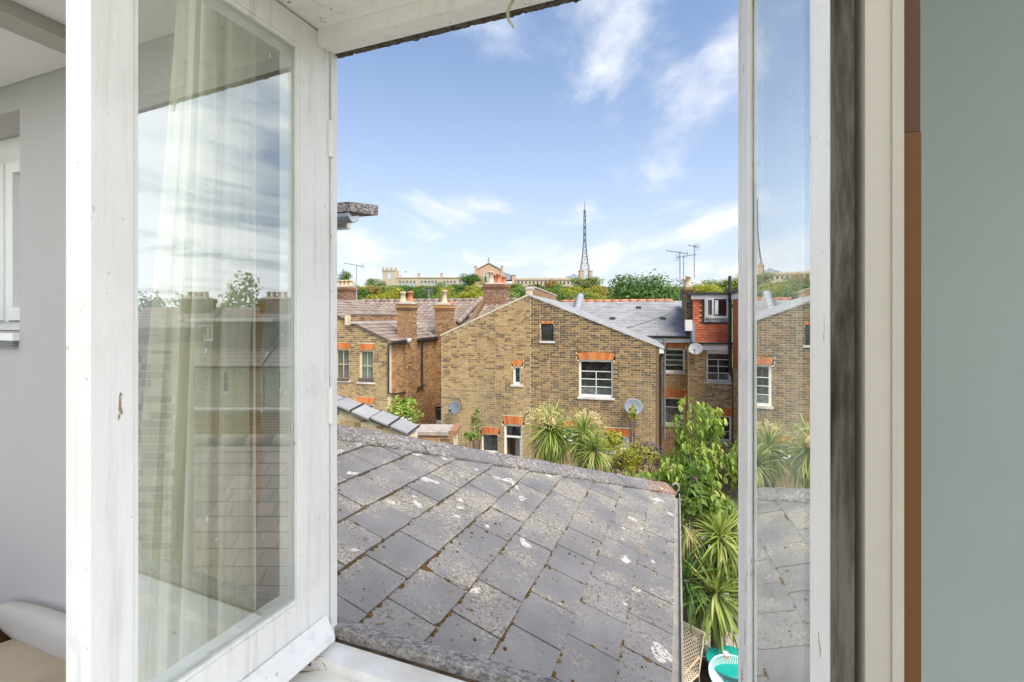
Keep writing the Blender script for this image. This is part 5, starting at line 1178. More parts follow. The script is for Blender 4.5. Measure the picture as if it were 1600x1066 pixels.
palm_at(1085, 745, 9.4, .62, 60, 'green palm head growing among the leafy tree branches', mat=LF_STRAPD, seed=7, low=-.3)
palm_at(860, 672, 12.4, 1.0, 460, 'left strap leaved palm with cream plumes before the gable wall', singles=False, plume=3, seed=8, dry=40, low=-1.15)
palm_at(912, 678, 12.0, .80, 280, 'right strap leaved palm with a peach plume before the gable wall', singles=False, plume=2, seed=9, dry=20, low=-.9)
palm_at(908, 660, 12.9, .60, 60, 'upright green palm head behind the peach plume', singles=False, plume=0, seed=12, dry=0, low=.1)
palm_at(930, 702, 11.4, .75, 170, 'spiky green palm leaning over the hip ridge', singles=False, plume=0, seed=10, dry=8, low=-.4, mat=LF_STRAP)
palm_at(1145, 800, 10.2, .60, 50, 'dry topped palm behind the large striped palm', singles=False, plume=1, seed=15, dry=10)
# hanging plume by the gutter
P = at(1077, 835, 8.7); t = thing('hanging_plume', 'cream drooping flower plume beside the grey gutter', 'flower plume', P); m = MB(); r = random.Random(4)
for k in range(70):
    a = r.uniform(0, 6.28); w_ = r.uniform(.02, .17); p0 = P + Vector((0, 0, .1)); p2 = P + Vector((math.cos(a) * w_, math.sin(a) * w_, -r.uniform(.2, .42)))
    v = p0.lerp(p2, .5) + Vector((math.cos(a), math.sin(a), .3)) * w_ * .7; m.tube([p0, v, p2], [.004, .007, .002], 4)
o = m.build('flower_strands', LF_PLUME, t); o['kind'] = 'stuff'

# ------------------------------------------------------------------ leafy tree at the right of the garden
def cherry():
    C = at(1100, 690, 10.2); base = Vector((C.x + .25, C.y + .2, 0)); t = thing('leafy_tree', 'light green tree with drooping leaves in front of the red dormer house', 'tree', base); r = random.Random(8)
    tm = MB(); fork = base + Vector((-.1, 0, 2.2)); tm.tube([base, base + Vector((.05, 0, 1.2)), fork], [.09, .075, .06], 8); tips = []
    tm.build('trunk', BARK, t)
    for k in range(50):
        px, py = r.uniform(1025, 1210), r.uniform(625, 800)
        if px < 1060 and py < 660: py += 80
        if r.random() < .16: px, py = r.uniform(985, 1045), r.uniform(732, 765)
        E_ = at(px, py, 10.2 + r.uniform(-.9, .9)); mid = fork.lerp(E_, .5) + Vector((r.uniform(-.15, .15), r.uniform(-.15, .15), .18)); bm_ = MB().tube([fork, mid, E_], [.035, .02, .006], 6); bm_.build('branch', BARK, t); tips.append((mid, E_))
    def leafv(w=.36):
        row = [(0, .02), (.25, w * .45), (.5, w * .5), (.75, w * .34), (1, .005)]; vs = []
        for x, hw in row:
            z = -.35 * x * x; vs += [(x, -hw, z + .12 * hw), (x, 0, z - .02), (x, hw, z + .12 * hw)]
        return vs, [(i * 3 + k, i * 3 + k + 1, (i + 1) * 3 + k + 1, (i + 1) * 3 + k) for i in range(4) for k in (0, 1)]
    v, f = leafv(); me = bpy.data.meshes.new('leaf'); me.from_pydata(v, [], f); me.materials.append(LF_CHERRY); me.polygons.foreach_set('use_smooth', [True] * len(f)); me.update()
    mats = []
    for mid, E_ in tips:
        for q in range(13):
            c = mid.lerp(E_, r.uniform(.25, 1.05)) + Vector((r.gauss(0, .10), r.gauss(0, .10), r.gauss(0, .08)))
            y0 = r.uniform(0, 6.28)
            for j in range(7):
                s = r.uniform(.10, .18); mats.append(Matrix.Translation(c + Vector((r.gauss(0, .05), r.gauss(0, .05), r.gauss(0, .04)))) @ Matrix.Rotation(y0 + j * .9 + r.uniform(-.3, .3), 4, 'Z') @ Matrix.Rotation(r.uniform(.15, 1.1), 4, 'Y') @ Matrix.Rotation(r.uniform(-.5, .5), 4, 'X') @ Matrix.Scale(s, 4))
    mats.sort(key=lambda M_: (M_.translation - Vector((0, 0, EYE))).length)
    rest = MB()
    for i, M_ in enumerate(mats):
        if i < 300: o = link(bpy.data.objects.new('leaf', me)); o.parent = t; o.matrix_local = Matrix.Translation(-base) @ M_
        else: rest.add([M_ @ Vector(p) for p in v], f)
    o = rest.build('foliage', LF_CHERRY, t, True); o['kind'] = 'stuff'
cherry()
def shrub(px, py, Y, w, h, mat, label, leaf=.05, n=900, seed=1, name='garden_shrub', zb=0):
    P = at(px, py, Y); t = thing(name, label, 'shrub', (P.x, P.y, zb)); r = random.Random(seed); m = MB()
    for k in range(9):
        a = r.uniform(0, 6.28); m.tube([(0, 0, 0), (math.cos(a) * w * .15, math.sin(a) * w * .15, (P.z - zb) * .6), (math.cos(a) * w * .4, math.sin(a) * w * .4, P.z - zb + h * r.uniform(-.2, .3))], [.025, .015, .006], 5)
    m.build('stem', BARK, t, local=True)
    c = link(bpy.data.objects.new('foliage', crown_mesh('foliage', mat, n, leaf / (w / 2), seed, 22, 1, 1))); c.parent = t; c.location = (0, 0, P.z - zb); c.scale = (w / 2, w / 2, h / 2); return t
shrub(952, 690, 12.6, .75, .65, LF_YEL, 'yellow green spurge beside the louvred window', .045, 900, 3)
shrub(990, 715, 11.6, 1.25, .7, LF_YEL, 'yellow green shrub spreading along the hip ridge', .04, 1400, 5)
shrub(1012, 712, 12.4, 1.0, .8, LF_PURPLE, 'dull purple leaved shrub at the foot of the gable corner', .04, 1300, 6)
shrub(966, 722, 12.0, .7, .5, LF_PURPLE, 'small purple leaved shrub between the yellow ones', .035, 700, 16)
shrub(988, 646, 14.6, .30, .50, LF_YEL, 'thin yellow twig in front of the grey blue dish', .05, 90, 7)
shrub(745, 655, 16.0, .55, 1.0, LF_LIGHT, 'wispy climber on the gable wall above the low window', .05, 120, 8, 'wall_climber')
shrub(737, 680, 15.6, .6, .5, LF_MID, 'small green climber clump near the concrete slab', .05, 300, 9, 'wall_climber')
shrub(632, 642, 11.5, .95, .70, LF_CHERRY, 'fresh green shrub behind the slab capped wall', .06, 900, 10)
shrub(618, 660, 11.0, .75, .35, LF_WHITE, 'white flowering shrub behind the slab capped wall', .04, 500, 11)
shrub(1046, 742, 10.4, .75, 1.0, LF_CHERRY, 'fresh green leafy shrub at the far corner of the slate roof', .085, 700, 22)
shrub(1092, 785, 9.0, .7, .8, LF_MID, 'mid green shrub hiding a palm trunk beside the gutter', .07, 700, 23)
shrub(1100, 800, 9.8, 1.3, .9, LF_MID, 'dense green undergrowth shrub below the leafy tree', .06, 1500, 12)
shrub(1150, 880, 9.4, 1.0, 1.3, LF_MID, 'green laurel like shrub behind the lowest palm', .08, 900, 13)
shrub(1080, 870, 9.9, 1.2, 1.2, LF_DARK, 'dark evergreen shrub behind the cabbage palms', .07, 1400, 14)

# ================================================================== GARDEN FURNITURE
t = thing('lattice_chair', 'cream lattice backed garden chair standing under the gutter', 'chair', (3.0, 8.0, 0))
A, B = Vector((3.24, 7.98, .97)), Vector((2.80, 8.50, .97)); Cb, Db = Vector((3.10, 7.86, .36)), Vector((2.66, 8.38, .36)); fw_ = Vector((-.78, -.62, 0))
def panel(q0, q1, q2, q3, name):
    """lattice of crossing strips between four corners"""
    m = MB(); nrm = (q1 - q0).cross(q3 - q0).normalized(); P = lambda u, v: q0.lerp(q1, u).lerp(q3.lerp(q2, u), v); n = 11; asp = (q3 - q0).length / (q1 - q0).length
    for sgn in (1, -1):
        for k in range(-int(n * asp) - 1, n + int(n * asp) + 2):
            pts = []
            for i in range(41):
                v = i / 40; u = k / n + sgn * v * asp + .5 * 0
                if 0 <= u <= 1: pts.append((u, v))
            if len(pts) < 2: continue
            (u0, v0), (u1, v1) = pts[0], pts[-1]; a, b = P(u0, v0), P(u1, v1); w_ = (b - a).cross(nrm).normalized() * .0085; z = nrm * (.003 * sgn)
            if (b - a).length < .02: continue
            m.hexa([a - w_ + z, b - w_ + z, b + w_ + z, a + w_ + z, a - w_ + z + nrm * .003, b - w_ + z + nrm * .003, b + w_ + z + nrm * .003, a + w_ + z + nrm * .003])
    o = m.build(name, LATTICE, t); o['kind'] = 'stuff'
panel(A - Vector((0, 0, .09)), B - Vector((0, 0, .09)), Db, Cb, 'back_lattice'); panel(Cb, Db, Db + fw_ * .5, Cb + fw_ * .5, 'seat_lattice')
m = MB(); m.box(A - Vector((0, 0, .085)), B - A, Vector((0, 0, .05)), fw_ * -.006); m.build('back_panel', LATTICE, t)
for P0, P1, nm in ((A, B, 'top_rail'), (A, Cb, 'back_post'), (B, Db, 'back_post'), (A - Vector((0, 0, .03)), B - Vector((0, 0, .03)), 'rail'), (Cb, Cb + fw_ * .55, 'seat_rail'), (Db, Db + fw_ * .55, 'seat_rail'), (Cb + fw_ * .5, Db + fw_ * .5, 'front_rail')): m = MB().tube([P0, P1], .014, 8); m.build(nm, LATTICE, t)
for Q in (Cb, Db): 
    m = MB().tube([Q + Vector((0, 0, .22)) + (A - Cb) * .1, Q + fw_ * .55 + Vector((0, 0, .20))], .018, 8); m.build('armrest', WOOD_L, t)
    m = MB().tube([Q, (Q.x + .03, Q.y + .03, 0)], .013, 6); m.build('leg', LATTICE, t); m = MB().tube([Q + fw_ * .5 + Vector((0, 0, .2)), (Q.x + fw_.x * .55, Q.y + fw_.y * .55, 0)], .013, 6); m.build('leg', LATTICE, t)
TC = at(1142, 1041, 7.9); TC.z = .56
t = thing('garden_table', 'round teal metal garden table under the palms', 'table', (TC.x, TC.y, 0))
m = MB().lathe([(0, -.012), (.36, -.012), (.375, -.03), (.385, -.02), (.385, .004), (.37, .008), (0, .004)], TC, 40); m.build('tabletop', TEAL, t, True)
for k in range(4): a = k * 1.57 + .4; m = MB().tube([TC + Vector((math.cos(a) * .36, math.sin(a) * .36, -.02)), TC + Vector((math.cos(a) * .30, math.sin(a) * .30, -.56))], .014, 8); m.build('leg', TEAL, t)
m = MB().tube([TC + Vector((math.cos(a) * .36, math.sin(a) * .36, -.13)) for a in [2 * math.pi * k / 24 for k in range(25)]], .010, 6); m.build('hoop', TEAL, t)
cp = TC + Vector((-.075, .02, .005))
t = thing('striped_cup', 'small white cup with orange stripes on the teal table', 'cup', cp)
m = MB().lathe([(.0, .004), (.038, .004), (.047, .12), (.043, .12), (.035, .012), (0, .012)], cp, 20); m.build('cup', CUPMAT, t, True)
for k in range(10): a = 2 * math.pi * k / 10; m = MB(); e = Vector((-math.sin(a), math.cos(a), 0)); u = Vector((math.cos(a), math.sin(a), 0)); m.hexa([cp + u * .0375 - e * .007 + Vector((0, 0, .012)), cp + u * .0375 + e * .007 + Vector((0, 0, .012)), cp + u * .0415 + e * .007 + Vector((0, 0, .012)), cp + u * .0415 - e * .007 + Vector((0, 0, .012)), cp + u * .044 - e * .008 + Vector((0, 0, .09)), cp + u * .044 + e * .008 + Vector((0, 0, .09)), cp + u * .0485 + e * .008 + Vector((0, 0, .09)), cp + u * .0485 - e * .008 + Vector((0, 0, .09))]); m.build('stripe', CUPRED, t)
AC = at(1150, 1064, 7.55); AC.z = .55
t = thing('string_chair', 'round pale aqua string chair in front of the teal table', 'chair', (AC.x, AC.y, 0))
rim = lambda a: AC + Vector((math.cos(a) * .40, math.sin(a) * .37, .10 * math.sin(a)))
hub = AC + Vector((.02, -.10, -.22))
m = MB().tube([rim(2 * math.pi * k / 40) for k in range(41)], .013, 8); m.build('rim', AQUA, t)
for k in range(84):
    a = 2 * math.pi * k / 84; p0, p1 = rim(a), hub + Vector((math.cos(a) * .06, math.sin(a) * .06, 0)); m = MB().tube([p0, p0.lerp(p1, .5) - Vector((0, 0, .05)), p1], .0075, 4); m.build('cord', AQUA, t)
m = MB().tube([hub + Vector((math.cos(a) * .06, math.sin(a) * .06, 0)) for a in [2 * math.pi * k / 20 for k in range(21)]], .012, 6); m.build('hub_ring', AQUA, t)
for a in (.6, 2.5, 4.2, 5.4): m = MB().tube([rim(a), rim(a) + Vector((math.cos(a) * -.08, math.sin(a) * -.08, -.55 - .1 * math.sin(a)))], .011, 6); m.build('leg', AQUA, t)
# deck boards, timber edging, pebbles
t = thing('timber_deck', 'dark weathered deck boards under the garden furniture', 'deck', (3.6, 7.6, 0))
for k in range(26): m = MB(); x = 1.9 + k * .125; m.bx(x, x + .118, 5.0, 8.62, .03, .055 + R.uniform(0, .002)); m.build('plank', TIMBER, t)
m = MB(); m.box((1.9, 8.95, .0), (4.0, -1.35, 0), (.03, .10, 0), (0, 0, .17)); tag(m.build('timber_edging', TIMBER), 'grey timber edging between the deck and the pebble bed', 'edging')
m = MB(); r = random.Random(2)
for k in range(1500):
    x = r.uniform(2.4, 4.8); y = 8.72 - (x - 2.4) * .3375 + .12 + r.uniform(.02, .75); s = r.uniform(.018, .045); c = Vector((x, y, .05 + r.uniform(0, .03)))
    vs = [c + Vector((math.cos(a) * s * r.uniform(.8, 1.3), math.sin(a) * s * r.uniform(.8, 1.1), 0)) for a in [k2 * 1.0472 for k2 in range(6)]]; m.add(vs + [c + Vector((0, 0, s * .6))], [(i, (i + 1) % 6, 6) for i in range(6)])
tag(m.build('gravel', PEBBLE, None, True), 'pale pebbles under the palms', kind='stuff')

# ================================================================== WINDOW WALL, CASEMENTS AND ROOM
NF = Fr(WH, wr); E_ = EYE
RW = thing('window_wall', 'grey plaster wall around the open casement window', 'wall', NF.p(.4, 0, E_ - 1.6))
def rbox(fr, name, mat, parent, *v): m = MB(); fr.box(m, *v); return m.build(name, mat, parent)
SW = (-1.78, -1.0915, E_ - .046, E_ + .592)     # the small side window
m = MB(); wall_core(m, NF, -3.2, -.24, E_ - 1.6, [(-3.2, E_ + .70), (-.24, E_ + .70)], [SW], -.02, .16); m.build('wall', WALL_IN, RW)
m = MB(); NF.box(m, -.238, -.078, -.02, .014, E_ - 1.6, E_ + .70); m.build('wall', WALL_IN, RW)
m = MB(); NF.box(m, .855, 3.0, -.02, .014, E_ - 1.6, E_ + 1.2); q = m.build('wall', PLAN_R, RW); q['label'] = 'sage green plaster right of the casement'
m = MB(); NF.box(m, -.076, .853, -.02, .012, E_ - 1.6, E_ - .76); m.build('apron', WALL_IN, RW)
m = MB(); NF.box(m, -.076, .853, -.02, .012, E_ + .655, E_ + .85); m.build('lintel', WALL_IN, RW)
CW = thing('casement_window', 'old white painted casement window with both sashes swung into the room', 'window', NF.p(.39, 0, E_ - .65))
for a0, a1 in ((-.075, 0.0), (.771, .846)):
    jb = rbox(NF, 'jamb', PAINT, CW, a0, a1, -.02, -.001, E_ - .70, E_ + .65)
    rbox(NF, 'jamb_bead', PAINT, jb, a0 + (0 if a0 < 0 else -.003), a1 + (.003 if a0 < 0 else 0), .0025, .019, E_ - .66, E_ + .65)
hdp = rbox(NF, 'head', PAINT, CW, .0005, .770, -.018, .010, E_ + .548, E_ + .65)
rbox(NF, 'head_bead', PAINT, hdp, .0005, .770, -.034, -.0205, E_ + .545, E_ + .65)
m = MB(); r = random.Random(3); n = 150      # ragged weathered drip edge of the head
vs = []
for k in range(n + 1):
    a = .001 + .769 * k / n; z = E_ + .548 + r.uniform(-.0012, .0006) + (.003 if r.random() < .06 else 0) - (.003 if r.random() < .03 else 0); vs += [NF.p(a, .0125, z + .001), NF.p(a, .026, z), NF.p(a, .026, E_ + .6), NF.p(a, .0125, E_ + .6)]
m.add(vs, [(k * 4 + i, k * 4 + (i + 1) % 4, (k + 1) * 4 + (i + 1) % 4, (k + 1) * 4 + i) for k in range(n) for i in range(4)] + [(0, 1, 2, 3), (n * 4 + 3, n * 4 + 2, n * 4 + 1, n * 4)]); m.build('head_drip', RAW, hdp)
rbox(NF, 'soffit', PAINT, CW, -.075, .853, -.34, -.0345, E_ + .577, E_ + .6505)
# sill: outer lichened ledge, rotten groove, moulded inner step, peeling board
sp = rbox(NF, 'sill_step', PEEL, CW, -.0005, .770, -.050, -.002, E_ - .72, E_ - .668)
rbox(NF, 'sill_groove', GROOVE, sp, .001, .769, -.0015, .0115, E_ - .72, E_ - .672)
m = MB(); n = 40; vs = []
for k in range(n + 1):
    a = -.02 + .9 * k / n; w1_ = r.uniform(-.0006, .0006); vs += [NF.p(a, .012, E_ - .648 + w1_ * .5), NF.p(a, .047 + r.uniform(-.0008, .0008), E_ - .655 + w1_), NF.p(a, .055, E_ - .74), NF.p(a, .012, E_ - .74)]
m.add(vs, [(k * 4 + i, k * 4 + (i + 1) % 4, (k + 1) * 4 + (i + 1) % 4, (k + 1) * 4 + i) for k in range(n) for i in range(4)] + [(0, 1, 2, 3), (n * 4 + 3, n * 4 + 2, n * 4 + 1, n * 4)]); m.build('outer_sill', DIRTY, sp)
m = MB(); m.hexa([NF.p(-.09, -.33, E_ - .725), NF.p(.87, -.33, E_ - .725), NF.p(.87, -.0505, E_ - .725), NF.p(-.09, -.0505, E_ - .725), NF.p(-.09, -.33, E_ - .700), NF.p(.87, -.33, E_ - .700), NF.p(.87, -.0505, E_ - .690), NF.p(-.09, -.0505, E_ - .690)]); m.build('sill_board', PEEL, CW)
# wiry stay hook hanging from the head
hk = at(797, 12, .795); m = MB().tube([hk + Vector(v) for v in ((.006, .004, .016), (.0, 0, .004), (-.004, 0, -.008), (-.003, 0, -.020), (.006, 0, -.034))], [.0025, .003, .003, .0026, .0015], 7); q = m.build('stay_hook', CREAM, CW, True)

def sash(fr, length, th, inner_sign, label, zt, zb, st_h, st_f, rail_t, rail_b, glass_in, drip=True):
    """one casement leaf: stiles, rails, glazing beads, glass; b grows towards INNER_SIGN inside"""
    s = inner_sign; T_ = lambda b: b * s
    root = MB(); 
    def bb(mb, a0, a1, b0, b1, c0, c1): x0, x1 = sorted((T_(b0), T_(b1))); fr.box(mb, a0, a1, x0, x1, c0, c1)
    bb(root, .004, st_h, 0, th, zb, zt); root_o = root.build('sash', PAINT, CW); root_o['label'] = label
    def part(name, mat, *v): m = MB(); bb(m, *v); return m.build(name, mat, root_o)
    part('top_rail', PAINT, st_h + .0004, length - st_f - .0004, .0006, th - .0006, zt - rail_t, zt)
    part('bottom_rail', PAINT, st_h + .0004, length - st_f - .0004, .0006, th - .0006, zb, zb + rail_b)
    g = .0075
    for v in ((st_h + .0005, st_h + g, zb + rail_b, zt - rail_t), (length - st_f - g, length - st_f - .0005, zb + rail_b, zt - rail_t)): part('glazing_bead', PAINT, v[0], v[1], .0025, glass_in - .001, v[2], v[3])
    for z0, z1 in ((zb + rail_b + .0005, zb + rail_b + g), (zt - rail_t - g, zt - rail_t - .0005)): part('glazing_bead', PAINT, st_h + g, length - st_f - g, .0025, glass_in - .001, z0, z1)
    part('pane', GLASS if s < 0 else GLASS_R, st_h + .0008, length - st_f - .0008, glass_in, glass_in + .004, zb + rail_b + .0008, zt - rail_t - .0008)
    if drip:
        m = MB(); q = lambda a, b, c: fr.p(a, T_(b), c); m.hexa([q(.012, -.002, zb - .004), q(length - .004, -.002, zb - .004), q(length - .004, -.026, zb - .004), q(.012, -.026, zb - .004), q(.012, -.002, zb + .042), q(length - .004, -.002, zb + .042), q(length - .004, -.024, zb + .010), q(.012, -.024, zb + .010)]); m.build('weather_bar', PAINT, root_o)
    return root_o, part
LS = Fr(WH, (-.3757, -.9267))
zt, zb = E_ + .573, E_ - .652
lsash, lp = sash(LS, .412, .055, -1, 'left sash swung inwards, reflecting trees and houses', zt, zb, .0753, .048, .050, .104, .010)
lp('stile', PAINT, .412 - .048, .412, 0, .055, zb, zt)
m = MB(); LS.box(m, .392, .404, -.063, -.0555, zb, zt); m.build('rebate_strip', CREAM_EDGE, lsash)
for z in (-.22, .33): m = MB().tube([LS.p(.0, .004, E_ + z), LS.p(.0, .004, E_ + z + .075)], .006, 8); m.build('hinge', PAINT, lsash)
RSF = Fr((.3410, .7067), (-.309, -.951))
rsash, rpart = sash(RSF, .4056, .0499, 1, 'right sash swung inwards, mirroring the gable house', zt, zb, .0653, .0476, .050, .104, .0056, False)
# meeting edge of the right sash: bare rebate, draught groove, cream face, brown timber
rpart('stile', PAINT, 0.3585, 0.4042, 0, 0.0140, zb, zt); rpart('rebate_edge', RAW, 0.4043, 0.4057, 0.0004, 0.0140, zb, zt)
rpart('draught_groove', SEAL, 0.3585, 0.3692, 0.0142, 0.0193, zb, zt); rpart('meeting_face', CREAM_EDGE, 0.3585, 0.4074, 0.0195, 0.0405, zb, zt)
rpart('meeting_bead', CREAM_EDGE, 0.4076, 0.4087, 0.0340, 0.0403, zb, zt)
rpart('edge_strip', BROWN_EDGE, 0.3585, 0.4074, 0.0406, 0.0499, zb, E_ + .119).__setitem__('label', 'orange brown timber strip'); rpart('edge_strip', RUST_EDGE, 0.3585, 0.4069, 0.0406, 0.0496, E_ + .1195, zt).__setitem__('label', 'red brown timber strip')

# small side window
t = thing('side_window', 'small white window at the far left with a bright recess', 'window', NF.p(-1.2, .1, E_ + .2))
a0, a1, c0, c1 = SW
f = MB()
for v in ((a0 + .002, a0 + .05, .09, .14, c0 + .002, c1 - .002), (a1 - .06, a1 - .002, .09, .14, c0 + .002, c1 - .002), (a0 + .05, a1 - .06, .09, .14, c1 - .085, c1 - .002), (a0 + .05, a1 - .06, .09, .14, c0 + .002, c0 + .03)): NF.box(f, *v)
f.build('window_frame', WHITE, t)
for x0, x1 in ((a1 - .30, a1 - .064), (a0 + .054, a1 - .32)):
    q = MB()
    for v in ((x0, x0 + .035, .075, .115, c0 + .034, c1 - .09), (x1 - .035, x1, .075, .115, c0 + .034, c1 - .09), (x0 + .035, x1 - .035, .075, .115, c1 - .125, c1 - .09), (x0 + .035, x1 - .035, .075, .115, c0 + .034, c0 + .075)): NF.box(q, *v)
    q = q.build('sash', WHITE, t); m = MB(); NF.box(m, x0 + .036, x1 - .036, .09, .094, c0 + .076, c1 - .126); m.build('pane', GLASS_CLEAR, q)
m = MB(); NF.box(m, a1 - .32, a1 - .30, .08, .14, c0 + .03, c1 - .086); m.build('mullion', WHITE, t)
m = MB(); NF.box(m, a0, a1, -.035, .088, c0 - .022, c0 - .001); m.build('sill_board', WHITE, t)
for k in range(3): m = MB(); NF.box(m, a0, a1 - .004, -.033, -.021, c0 - .040 + k * .006, c0 - .0365 + k * .006); m.build('slat', ZINC, t)
# ceiling cut short for the added light panel, taupe batten, skirting cove
m = MB(); NF.box(m, -.079, 3.0, -.46, -.022, E_ + .672, E_ + .75); NF.box(m, -3.2, -.08, -.30, -.022, E_ + .670, E_ + .75); tag(m.build('ceiling', CEIL_IN), kind='structure')
t = thing('added_light_panel', 'unseen frosted panel added above the room to brighten it', 'added_light_panel', NF.p(0, -1.3, E_ + .66))  # made-up overhead panes, out of view, added to light the room
for k in range(4): rbox(NF, 'pane', FILL_FROST, t, -3.2 + k * 1.55, -1.67 + k * 1.55, -2.05, -.465 if k > 1 else -.305, E_ + .69, E_ + .698)
t = thing('ceiling_batten', 'taupe batten across the ceiling at the upper left', 'batten', NF.p(-.62, -.3, E_ + .6)); rbox(NF, 'batten', BEAM_IN, t, -.72, -.645, -.295, -.021, E_ + .638, E_ + .669); rbox(NF, 'moulding', BEAM_IN, t, -.755, -.7205, -.295, -.021, E_ + .652, E_ + .669)
m = MB(); m.box(NF.p(-3.2, -3.4, E_ - 1.62), wr * 6.2, wn * 3.38, Vector((0, 0, .018))); tag(m.build('floor', BOUNCE_FLOOR), kind='structure')  # unseen floor, added pale to bounce light into the room
def soft(fr, a0, a1, b0, b1, c0, c1, e=.35, n=20, k=10):
    m = MB(); ca, cb, cc = (a0 + a1) / 2, (b0 + b1) / 2, (c0 + c1) / 2; sg = lambda v, p: math.copysign(abs(v) ** p, v); vs = []
    for j in range(k + 1):
        ph = -math.pi / 2 + math.pi * j / k
        for i in range(n):
            th = 2 * math.pi * i / n; vs.append(fr.p(ca + (a1 - a0) / 2 * sg(math.cos(ph), e) * sg(math.cos(th), e), cb + (b1 - b0) / 2 * sg(math.cos(ph), e) * sg(math.sin(th), e), cc + (c1 - c0) / 2 * sg(math.sin(ph), e)))
    m.add(vs, [(j * n + i, j * n + (i + 1) % n, (j + 1) * n + (i + 1) % n, (j + 1) * n + i) for j in range(k) for i in range(n)]); return m
t = thing('window_seat', 'beige upholstered seat with a pale bolster at the lower left', 'seat', NF.p(-.8, -.3, E_ - 1.6))
rbox(NF, 'seat_base', SOFA, t, -2.0, -.34, -.62, -.03, E_ - 1.6, E_ - .98)
soft(NF, -1.02, -.33, -.42, -.035, E_ - 1.0, E_ - .845, .3, 40, 16).build('seat_cushion', SOFA, t, True)
soft(NF, -1.0, -.36, -.64, -.43, E_ - 1.02, E_ - .86, .35, 40, 16).build('seat_cushion', SOFA, t, True)
soft(NF, -1.12, -.42, -.085, -.022, E_ - .88, E_ - .775, .75, 40, 16).build('bolster', SOFA_PALE, t, True)
rbox(NF, 'wooden_arm', WOOD_D, t, -1.5, -1.06, -.36, -.05, E_ - .90, E_ - .835)
# curtain gathered at the left jamb, seen through the open sash
t = thing('sheer_curtain', 'sheer cream curtain gathered behind the left sash', 'curtain', NF.p(-.2, -.11, E_))
def cloth(a_top, a_bot, w_top, w_bot, b, folds, amp, seed, name, mat, z0=-1.25, z1=.62, nx=90, nz=26):
    m = MB(); r = random.Random(seed); ph = [r.uniform(0, 6.28) for _ in range(4)]
    for j in range(nz + 1):
        v = j / nz; z = z1 + (z0 - z1) * v; w_ = w_top + (w_bot - w_top) * v ** 1.3; ac = a_top + (a_bot - a_top) * v ** 1.3
        for i in range(nx + 1):
            u = i / nx; u2 = u + .07 * v * math.sin(5.1 * u + ph[3]) + .035 * math.sin(2.6 * v + ph[1] + 3 * u); q = 2 * math.pi * folds * u2 + ph[0]
            m.v.append(tuple(NF.p(ac - w_ * u + .009 * math.sin(2 * q) - .03 * math.sin(math.pi * v) * u, b + amp * (.6 + .4 * v) * (math.sin(q) + .4 * math.sin(2.3 * q + ph[2])), E_ + z)))
    m.f = [(j * (nx + 1) + i, j * (nx + 1) + i + 1, (j + 1) * (nx + 1) + i + 1, (j + 1) * (nx + 1) + i) for j in range(nz) for i in range(nx)]
    return m.build(name, mat, t, True)
cloth(-.085, -.072, .16, .30, -.122, 3.6, .034, 3, 'curtain_panel', SHEER); cloth(-.11, -.16, .07, .20, -.17, 2.4, .022, 9, 'curtain_panel', SHEER)
m = MB(); vs = []
for k in range(25):
    v = k / 24; z = .03 - .60 * v; a = -.076 - .045 * v ** 1.4 - .004 * math.sin(9 * v); vs += [NF.p(a, -.088 - .006 * math.sin(7 * v), E_ + z), NF.p(a - .027 - .006 * math.sin(5 * v), -.094, E_ + z)]
m.add(vs, [(2 * k, 2 * k + 1, 2 * k + 3, 2 * k + 2) for k in range(24)]); m.build('curtain_trim', TRIM, t, True)

